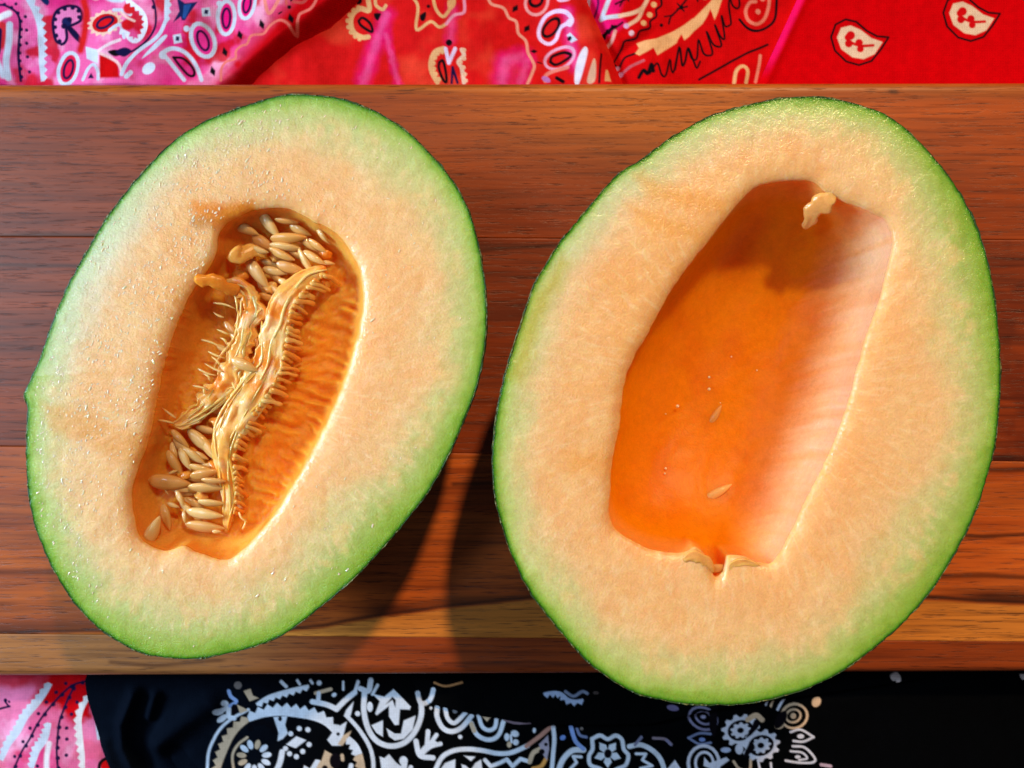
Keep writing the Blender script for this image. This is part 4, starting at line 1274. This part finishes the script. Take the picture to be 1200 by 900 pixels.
# ------------------------------------------------------------------ pulp, fringe, seeds
def sweep(name, pts_w, widths, height, mat, parent, col, seed, rough=0.0, seg=16, sub=6, edge=0.0):
    """a flattened torn strand: pts_w world xyz along it, widths full widths in metres"""
    p = catmull(np.asarray(pts_w, float), False, sub)
    n = len(p)
    w = np.interp(np.linspace(0, 1, n), np.linspace(0, 1, len(widths)), widths)
    T = np.gradient(p, axis=0); T /= np.linalg.norm(T, axis=1)[:, None] + 1e-12
    Nn = np.cross(np.array([0, 0, 1.0]), T); Nn /= np.linalg.norm(Nn, axis=1)[:, None] + 1e-12
    B = np.cross(T, Nn)
    q = np.arange(n)
    arc = np.concatenate([[0], np.cumsum(np.linalg.norm(np.diff(p, axis=0), axis=1))])
    eL = 1 + edge * fbm(arc * 420 + 3.1, np.full(n, 2.0 + seed), 3, seed % 40)
    eR = 1 + edge * fbm(arc * 420 + 9.7, np.full(n, 5.0 + seed), 3, (seed + 7) % 40)
    cap = np.minimum(1.0, 0.55 + 0.45 * np.minimum(q, n - 1 - q) / 1.5)
    a = np.linspace(0, 2 * np.pi, seg, endpoint=False)
    V = []
    for k, t in enumerate(a):
        ct, st = math.cos(t), math.sin(t)
        e = eR if ct > 0 else eL
        side = math.copysign(abs(ct) ** 0.75, ct)
        hh = math.copysign(abs(st) ** 0.6, st)
        f = 1 + rough * fbm(arc * 150 + 11.0, np.full(n, side * 5.0 + seed * 1.7), 3, (seed + 13) % 40)
        lx = side * w / 2 * e * cap
        lz = hh * height * np.minimum(1, 0.35 + w / max(widths)) * (f if st > 0 else 1) * cap
        V.append(p + Nn * lx[:, None] + B * lz[:, None])
    V = np.array(V).transpose(1, 0, 2).reshape(-1, 3)
    f = grid_faces(n, seg).tolist()
    f += [[i * seg + seg - 1, (i + 1) * seg + seg - 1, (i + 1) * seg, i * seg] for i in range(n - 1)]
    f += [list(range(seg)), [(n - 1) * seg + k for k in range(seg)][::-1]]
    px = V[:, 0] * 3500; py = V[:, 1] * 3500
    c = col(px, py, len(V)) if callable(col) else np.tile(lin(col), (len(V), 1))
    return make_mesh(name, V, [q_[::-1] for q_ in f], mat, parent, c)

def lift(px, py, dz):
    z = ZL + dz
    return P(px, py, z)

def pulpc(px, py, n):
    c = np.tile(lin((245, 180, 94)), (n, 1))
    c = mixc(c, np.tile(lin((242, 140, 36)), (n, 1)), 0.85 * sst(-0.1, 0.35, fbm(px / 26, py / 26, 3, 21)))
    return mixc(c, np.tile(lin((250, 222, 176)), (n, 1)), 0.6 * sst(0.1, 0.5, fbm(px / 14, py / 14, 3, 23)))
rz = np.interp(np.linspace(0, 1, len(RIDGE)), [0, 0.25, 0.6, 1], [-0.006, -0.0055, -0.0065, -0.0095])
sz = np.interp(np.linspace(0, 1, len(STRAND)), [0, 0.3, 0.7, 1], [-0.006, -0.008, -0.0085, -0.0075])
sweep("pulp_ridge", [lift(x, y, z - 0.0006) for (x, y), z in zip(RIDGE, rz)], [w * SL_ * 0.92 for w in RIDGE_W], 0.0017, M_PULP, ML.root, pulpc, 3, 0.9, 36, 12, 0.18)
sweep("pulp_strand", [lift(x, y, z - 0.0008) for (x, y), z in zip(STRAND, sz)], [w * SL_ * 0.88 for w in STRAND_W], 0.0019, M_PULP, ML.root, pulpc, 9, 1.0, 34, 14, 0.55)
frng = random.Random(17)
def bundle(line, widths, zs, n, w0, spread):
    """fibres running lengthwise over a strand, weaving and fraying out at both ends"""
    p = catmull(line, False, 6)
    ww = np.interp(np.linspace(0, 1, len(p)), np.linspace(0, 1, len(widths)), widths)
    zz = np.interp(np.linspace(0, 1, len(p)), np.linspace(0, 1, len(zs)), zs)
    T = np.gradient(p, axis=0); T /= np.hypot(*T.T)[:, None]
    Nn = np.stack([-T[:, 1], T[:, 0]], -1)
    for i in range(n):
        a = int(frng.uniform(0.0, 0.55) * len(p)); b = min(len(p) - 1, a + int(frng.uniform(0.25, 0.6) * len(p)))
        lane = frng.uniform(-0.46, 0.46) * spread; ph = frng.uniform(0, 6.3)
        pts = []
        idx = np.linspace(a, b, max(5, (b - a) // 5)).astype(int)
        for j, q in enumerate(idx):
            l = lane + 0.10 * math.sin(j * 1.3 + ph) + frng.uniform(-0.04, 0.04)
            x, y = p[q] + Nn[q] * ww[q] * l
            pts.append(lift(x, y, zz[q] + 0.0013 * math.sqrt(max(0.0, 1 - min(1, abs(2 * l)) ** 2)) - 0.0004 + frng.uniform(0, 0.0004)))
        if len(pts) < 3:
            continue
        f = frng.uniform(0.7, 1.5)
        sweep("pulp_fibre", pts, [w0 * f * 0.7, w0 * f, w0 * f, w0 * f * 0.6], 0.00042 * f, M_PULP, ML.root, frng.choice([(249, 200, 132), (246, 176, 92), (245, 166, 76), (250, 208, 150), (247, 188, 110)]), 200 + i, 0.3, 8, 4, 0.35)
bundle(RIDGE, RIDGE_W, rz - 0.0002, 5, 0.0008, 0.9)
bundle(STRAND, STRAND_W, sz - 0.0002, 9, 0.0008, 1.25)
sweep("pulp_strand", [lift(228, 327, -0.0012), lift(240, 328, -0.0016), lift(258, 333, -0.003), lift(280, 342, -0.006)], [0.003, 0.004, 0.0048, 0.005], 0.0011, M_PULP, ML.root, (242, 150, 50), 12, 0.7, 14, 9, 0.5)
sweep("pulp_strand", [lift(272, 292, -0.004), lift(281, 300, -0.005), lift(296, 295, -0.0065), lift(312, 300, -0.008)], [0.004, 0.005, 0.0045, 0.003], 0.0013, M_PULP, ML.root, (244, 172, 84), 14, 0.8, 14, 9, 0.6)
# fringe along the right flank of the ridge
rng = random.Random(5)
rp = catmull(RIDGE, False, 10)
rw = np.interp(np.linspace(0, 1, len(rp)), np.linspace(0, 1, len(RIDGE_W)), RIDGE_W)
rzz = np.interp(np.linspace(0, 1, len(rp)), np.linspace(0, 1, len(rz)), rz)
sl = np.concatenate([[0], np.cumsum(np.hypot(*np.diff(rp, axis=0).T))])
nt = 46
for i in range(nt):
    q = sl[-1] * (0.03 + 0.90 * (i + rng.uniform(-0.35, 0.35)) / (nt - 1))
    cx = np.interp(q, sl, rp[:, 0]); cy = np.interp(q, sl, rp[:, 1]); w = np.interp(q, sl, rw); z0 = np.interp(q, sl, rzz)
    L = rng.uniform(11, 25) * (1.0 if i < 38 else 0.7)
    a = R(rng.uniform(-4, 26))
    x0 = cx + w * 0.30; y0 = cy + 2
    drop = rng.uniform(0.004, 0.0075)
    pts = []
    for k in range(5):
        t = k / 4
        pts.append(lift(x0 + math.cos(a) * L * t, y0 + math.sin(a) * L * t + 4.0 * t * t + rng.uniform(-0.8, 0.8), z0 + 0.0010 - drop * t * t))
    wd = rng.uniform(0.8, 1.35)
    sweep("fringe_strand", pts, [0.0018 * wd, 0.0015 * wd, 0.0013 * wd, 0.0014 * wd, 0.0014 * wd], 0.0006, M_PULP, ML.root, rng.choice([(248, 192, 122), (246, 170, 88), (247, 182, 104), (242, 152, 66)]), i, 0.25, 8, 4, 0.3)
# frayed bits on the left strand
frs = [((236, 398), (262, 408)), ((244, 412), (264, 420)), ((232, 432), (254, 440)), ((226, 452), (246, 458)), ((250, 355), (276, 362)), ((262, 372), (250, 366)), ((268, 392), (254, 386)), ((266, 404), (258, 396)), ((258, 428), (248, 418)), ((262, 436), (240, 426)), ((246, 446), (238, 438)), ((206, 490), (190, 478)), ((204, 496), (180, 492)), ((272, 448), (276, 462)), ((278, 450), (286, 458)), ((300, 372), (308, 362)), ((275, 345), (278, 366)), ((283, 350), (282, 372)), ((330, 345), (336, 332)), ((240, 462), (238, 455)), ((280, 600), (290, 612)), ((284, 620), (288, 608))]
for i, (a, b) in enumerate(frs):
    m = ((a[0] + b[0]) / 2 + rng.uniform(-2, 2), (a[1] + b[1]) / 2 + rng.uniform(-2, 2))
    sweep("pulp_fibre", [lift(a[0], a[1], -0.0065), lift(m[0], m[1], -0.0062), lift(b[0], b[1], -0.0068)], [0.0008, 0.0007, 0.0004], 0.00034, M_PULP, ML.root, (248, 196, 130), 60 + i, 0.3, 8, 3)

blobs = [((276, 318), (288, 326), 14), ((318, 300), (330, 306), 12), ((346, 330), (356, 318), 13), ((376, 296), (388, 300), 12), ((296, 300), (300, 316), 10), ((310, 335), (322, 344), 14),
         ((222, 528), (232, 540), 12), ((208, 556), (224, 552), 10), ((232, 578), (244, 582), 12), ((226, 600), (236, 610), 10), ((246, 540), (256, 552), 14), ((268, 300), (280, 310), 9), ((214, 596), (222, 588), 9), ((256, 470), (272, 462), 16), ((300, 420), (290, 440), 14), ((246, 492), (262, 500), 12)]
for i, (a, b, w) in enumerate(blobs):
    mx_, my_ = (a[0] + b[0]) / 2 + rng.uniform(-3, 3), (a[1] + b[1]) / 2 + rng.uniform(-3, 3)
    zz = -0.0105 if a[1] < 360 else -0.0108
    sweep("pulp_shred", [lift(a[0], a[1], zz), lift(mx_, my_, zz + 0.0012), lift(b[0], b[1], zz)], [w * SL_ * 0.6, w * SL_, w * SL_ * 0.5], 0.0011, M_PULP, ML.root, rng.choice([(244, 154, 60), (245, 170, 86), (240, 138, 38)]), 90 + i, 0.7, 14, 8, 0.6)

def seed_mesh(k):
    nu, nv = 18, 10
    V = []
    for i in range(nu):
        t = i / (nu - 1)
        x = -0.5 + t
        w = 0.50 * (0.97 + 0.05 * k) * max(1e-4, t) ** 0.52 * max(1e-4, 1 - t) ** 0.80
        th = 0.10 * (max(0.0, 1 - (2 * t - 1) ** 2)) ** 0.7
        for j in range(nv):
            a = 2 * math.pi * j / nv
            sx = math.copysign(abs(math.cos(a)) ** 0.9, math.cos(a))
            V.append((x, sx * max(w, 0.004), math.sin(a) * max(th, 0.003) + 0.025 * math.sin(t * 3.1 + k)))
    f = [[i * nv + j, (i + 1) * nv + j, (i + 1) * nv + (j + 1) % nv, i * nv + (j + 1) % nv] for i in range(nu - 1) for j in range(nv)]
    f += [list(range(nv))[::-1], [(nu - 1) * nv + j for j in range(nv)]]
    me = bpy.data.meshes.new("seed")
    f = [q[::-1] for q in f]
    me.from_pydata(V, [], f)
    me.polygons.foreach_set("use_smooth", np.ones(len(f), bool))
    me.materials.append(M_SEED)
    return me
SEED_ME = [seed_mesh(k) for k in (-1, 0, 1)]
def seed(M, px, py, L, ang, roll=0, dz=0.0, pitch=0, wide=1.0, zabs=None):
    zr = M.zr
    s = M.s
    x, y = (px - 600) * s, (450 - py) * s
    zf = cav_height(M, x, y) + 0.0010 + dz if zabs is None else zr + zabs
    X = P(px, py, zf)
    o = bpy.data.objects.new("seed", rng.choice(SEED_ME))
    COL.objects.link(o)
    ln = L * sc(zf) * rng.uniform(0.98, 1.2); wide *= rng.uniform(0.85, 1.1)
    mw = (Matrix.Translation(X) @ Matrix.Rotation(R(-ang), 4, 'Z') @ Matrix.Rotation(R(pitch), 4, 'Y') @ Matrix.Rotation(R(roll), 4, 'X')
          @ Matrix.Diagonal((ln, ln * 0.95 * wide, ln * 1.1, 1)))
    o.parent = M.root
    o.matrix_parent_inverse = Matrix.Translation(-M.root.location)
    o.matrix_basis = mw
    return o
SEEDS = [  # px, py, length, angle (clockwise in the picture), roll, lift
    (286, 267, 36, 25, 20, .002), (315, 262, 42, 50, 35, .003), (336, 259, 30, 10, 70, .003), (338, 279, 38, -5, 40, .004), (334, 289, 32, 6, 60, .0035),
    (330, 298, 32, 22, 35, .0035), (368, 302, 30, 30, 10, .004), (385, 308, 14, 10, 0, .004), (301, 293, 28, 10, 30, .004), (341, 314, 32, 18, 15, .003),
    (338, 333, 24, 25, 20, .003), (302, 320, 44, 55, 20, .004), (315, 349, 24, 20, 30, .001), (358, 306, 30, 62, 65, .003), (360, 284, 30, 40, 40, .002),
    (318, 309, 26, 15, 45, .001), (300, 275, 26, 20, 60, .001), (372, 288, 24, 35, 40, .002), (325, 326, 26, 40, 30, .001), (350, 300, 24, 20, 50, .002),
    (271, 386, 24, 45, 10, .004), (262, 409, 16, 30, 20, .004), (287, 428, 32, 25, 5, .005), (300, 400, 24, 60, 30, .002), (296, 470, 26, 30, 30, .000), (262, 482, 30, 10, 40, .001),
    (237, 518, 40, 40, 15, .003), (243, 504, 26, 15, 40, .002), (211, 514, 26, 45, 10, .003), (205, 543, 32, 60, 15, .001), (217, 538, 30, 62, 20, .003),
    (236, 534, 18, 30, 20, .002), (199, 565, 47, 5, 12, .003), (240, 555, 30, -12, 30, .003), (242, 571, 40, 4, 50, .004), (250, 563, 26, 0, 60, .0045),
    (247, 589, 32, 8, 55, .004), (240, 602, 44, 6, 25, .004), (240, 617, 42, 3, 45, .004), (254, 623, 10, 0, 0, .005), (211, 584, 20, 60, 10, .004),
    (195, 576, 10, 60, 0, .003), (203, 592, 13, 20, 0, .003), (195, 606, 29, 76, 15, .003), (179, 622, 36, -64, 25, .004), (216, 606, 14, 80, 10, .003), (203, 553, 11, -20, 0, .004),
    (214, 524, 30, 50, 20, .002), (226, 534, 28, 35, 30, .0025), (228, 512, 26, 55, 20, .002), (210, 572, 26, 15, 20, .0015), (234, 548, 26, 10, 25, .003), (220, 596, 24, 40, 20, .002), (230, 572, 30, -8, 25, .0015), (204, 530, 22, 75, 10, .001), (246, 528, 30, 48, 20, .002),
    (310, 286, 30, 35, 15, .002), (322, 318, 28, 12, 15, .002), (352, 270, 26, 25, 30, .002), (292, 306, 26, 45, 25, .002), (334, 306, 28, 30, 40, .0005), (378, 276, 22, 50, 30, .001), (326, 342, 26, 35, 20, .002), (310, 338, 28, 60, 20, .001), (278, 398, 24, 50, 20, .003), (292, 384, 22, 30, 20, .003), (276, 440, 26, 40, 30, .003),
    (226, 560, 26, 20, 30, .001), (228, 590, 24, 30, 30, .001), (222, 578, 24, -10, 30, .001), (254, 535, 30, 30, 30, .001), (250, 548, 26, 10, 30, .001),
]
for sd in SEEDS:
    seed(ML, *sd)
o = seed(MR, 841, 577, 34, -30, 12, -.0006, wide=0.75); o["label"] = "amber seed stuck flat to the hollow's floor"
o = seed(MR, 838, 487, 26, -60, 10, -.0009, wide=0.8)
o = seed(MR, 841, 666, 26, -3, 20, 0, zabs=-0.004)
# torn flaps of flesh hanging over the right hollow
def flap(M, pts, dz, col, sd, w):
    sweep("flesh_flap", [P(x, y, M.zr + z if z is not None else cav_height(M, (x - 600) * M.s, (450 - y) * M.s) + 0.0022) for (x, y), z in zip(pts, dz)], [q * M.s for q in w], 0.0008, M_PULP, M.root, col, sd, 0.8, 16, 9, 0.5)
flap(MR, [(978, 228), (966, 236), (953, 250), (943, 268)], [-0.0016, -0.0036, -0.0075, -0.0125], (243, 172, 96), 31, [12, 22, 24, 9])
flap(MR, [(800, 656), (814, 652), (826, 658), (834, 672)], [-0.001, -0.0006, -0.001, -0.002], (244, 172, 96), 32, [8, 14, 15, 7])
flap(MR, [(852, 672), (858, 662), (872, 658), (890, 664)], [-0.0015, -0.001, -0.001, -0.0014], (244, 174, 98), 33, [5, 9, 9, 5])

# ------------------------------------------------------------------ beads of juice
def mat_juice():
    m = NT("juice")
    m.setp(Roughness=0.08, IOR=1.45)
    m.b.inputs['Base Color'].default_value = (*lin((254, 226, 186)), 1)
    m.b.inputs['Subsurface Weight'].default_value = 0.5
    m.b.inputs['Subsurface Radius'].default_value = (1, 0.4, 0.1)
    m.b.inputs['Subsurface Scale'].default_value = 0.002
    m.b.inputs['Specular IOR Level'].default_value = 0.9
    return m.m
M_JUICE = mat_juice()
def droplets(M, spots, mat):
    V = []; F = []
    na, nb = 9, 4
    for (x, y, z, rx, ry, rot, h) in spots:
        st = len(V)
        for b in range(nb):
            q = 1 - b / nb
            for a in range(na):
                t = 2 * math.pi * a / na
                lx = rx * q * math.cos(t); ly = ry * q * math.sin(t)
                V.append((x + lx * math.cos(rot) - ly * math.sin(rot), y + lx * math.sin(rot) + ly * math.cos(rot), z + h * (1 - q * q) - 0.00004))
        V.append((x, y, z + h - 0.00004))
        for b in range(nb - 1):
            for a in range(na):
                F.append([st + b * na + a, st + b * na + (a + 1) % na, st + (b + 1) * na + (a + 1) % na, st + (b + 1) * na + a])
        for a in range(na):
            F.append([st + (nb - 1) * na + a, st + (nb - 1) * na + (a + 1) % na, st + nb * na])
    o = make_mesh("juice_droplets", V, F, mat, M.root)
    o["kind"] = "stuff"
    return o
rs = np.random.RandomState(8)
sp = []
ox_, ox2 = np.array(OUT_L, float), np.array(RIM_L, float)
cand = rs.rand(9000, 2) * np.array([560, 680]) + np.array([20, 100])
ins = inside(cand[:, 0], cand[:, 1], OUT_L) & ~inside(cand[:, 0], cand[:, 1], RIM_L)
do = seg_dist(cand[:, 0], cand[:, 1], OUT_L, True); dr_ = seg_dist(cand[:, 0], cand[:, 1], RIM_L, True)
ins &= (do > 10) & (dr_ > 5)
for (x, y) in cand[ins]:
    dens = 0.75 * math.exp(-(((x - 175) * 0.75 + (y - 300) * 0.5) / 110.0) ** 2) * (1 if x < 330 else 0.35) + 0.03
    if rs.rand() < dens * 1.25:
        r = rs.uniform(0.00012, 0.00032) * (1.5 if rs.rand() < 0.12 else 1)
        wx, wy, _ = P(x, y, ZL)
        sp.append((wx, wy, ZL + 0.00005, r * rs.uniform(1.2, 2.4), r * 0.8, R(rs.normal(62, 22)), r * rs.uniform(0.3, 0.42)))
droplets(ML, sp, M_JUICE)
sp = []
for (x, y, q) in [(857, 418, 2), (865, 417, 1.4), (872, 418, 1), (887, 434, 1.3), (831, 442, 2), (831, 456, 2.6), (844, 472, 1.6), (794, 476, 2.6), (780, 485, 1.2), (780, 549, 2), (779, 555, 1.6), (803, 558, 2), (808, 568, 2), (807, 573, 1.4), (792, 585, 1.6), (798, 588, 1.2), (968, 355, 1.4), (974, 361, 1.8), (980, 362, 1.6), (984, 366, 1.4), (972, 366, 1.4), (966, 395, 1.2), (960, 399, 1.2), (973, 411, 1.6), (996, 351, 1.2)]:
    s = MR.s
    zf = cav_height(MR, (x - 600) * s, (450 - y) * s)
    X = P(x, y, zf)
    r = q * 0.00023
    sp.append((X[0], X[1], zf + 0.0002, r, r, 0, r * 0.8))
droplets(MR, sp, M_JUICE)
print("built", sum(len(o.data.polygons) for o in bpy.data.objects if o.type == 'MESH'))
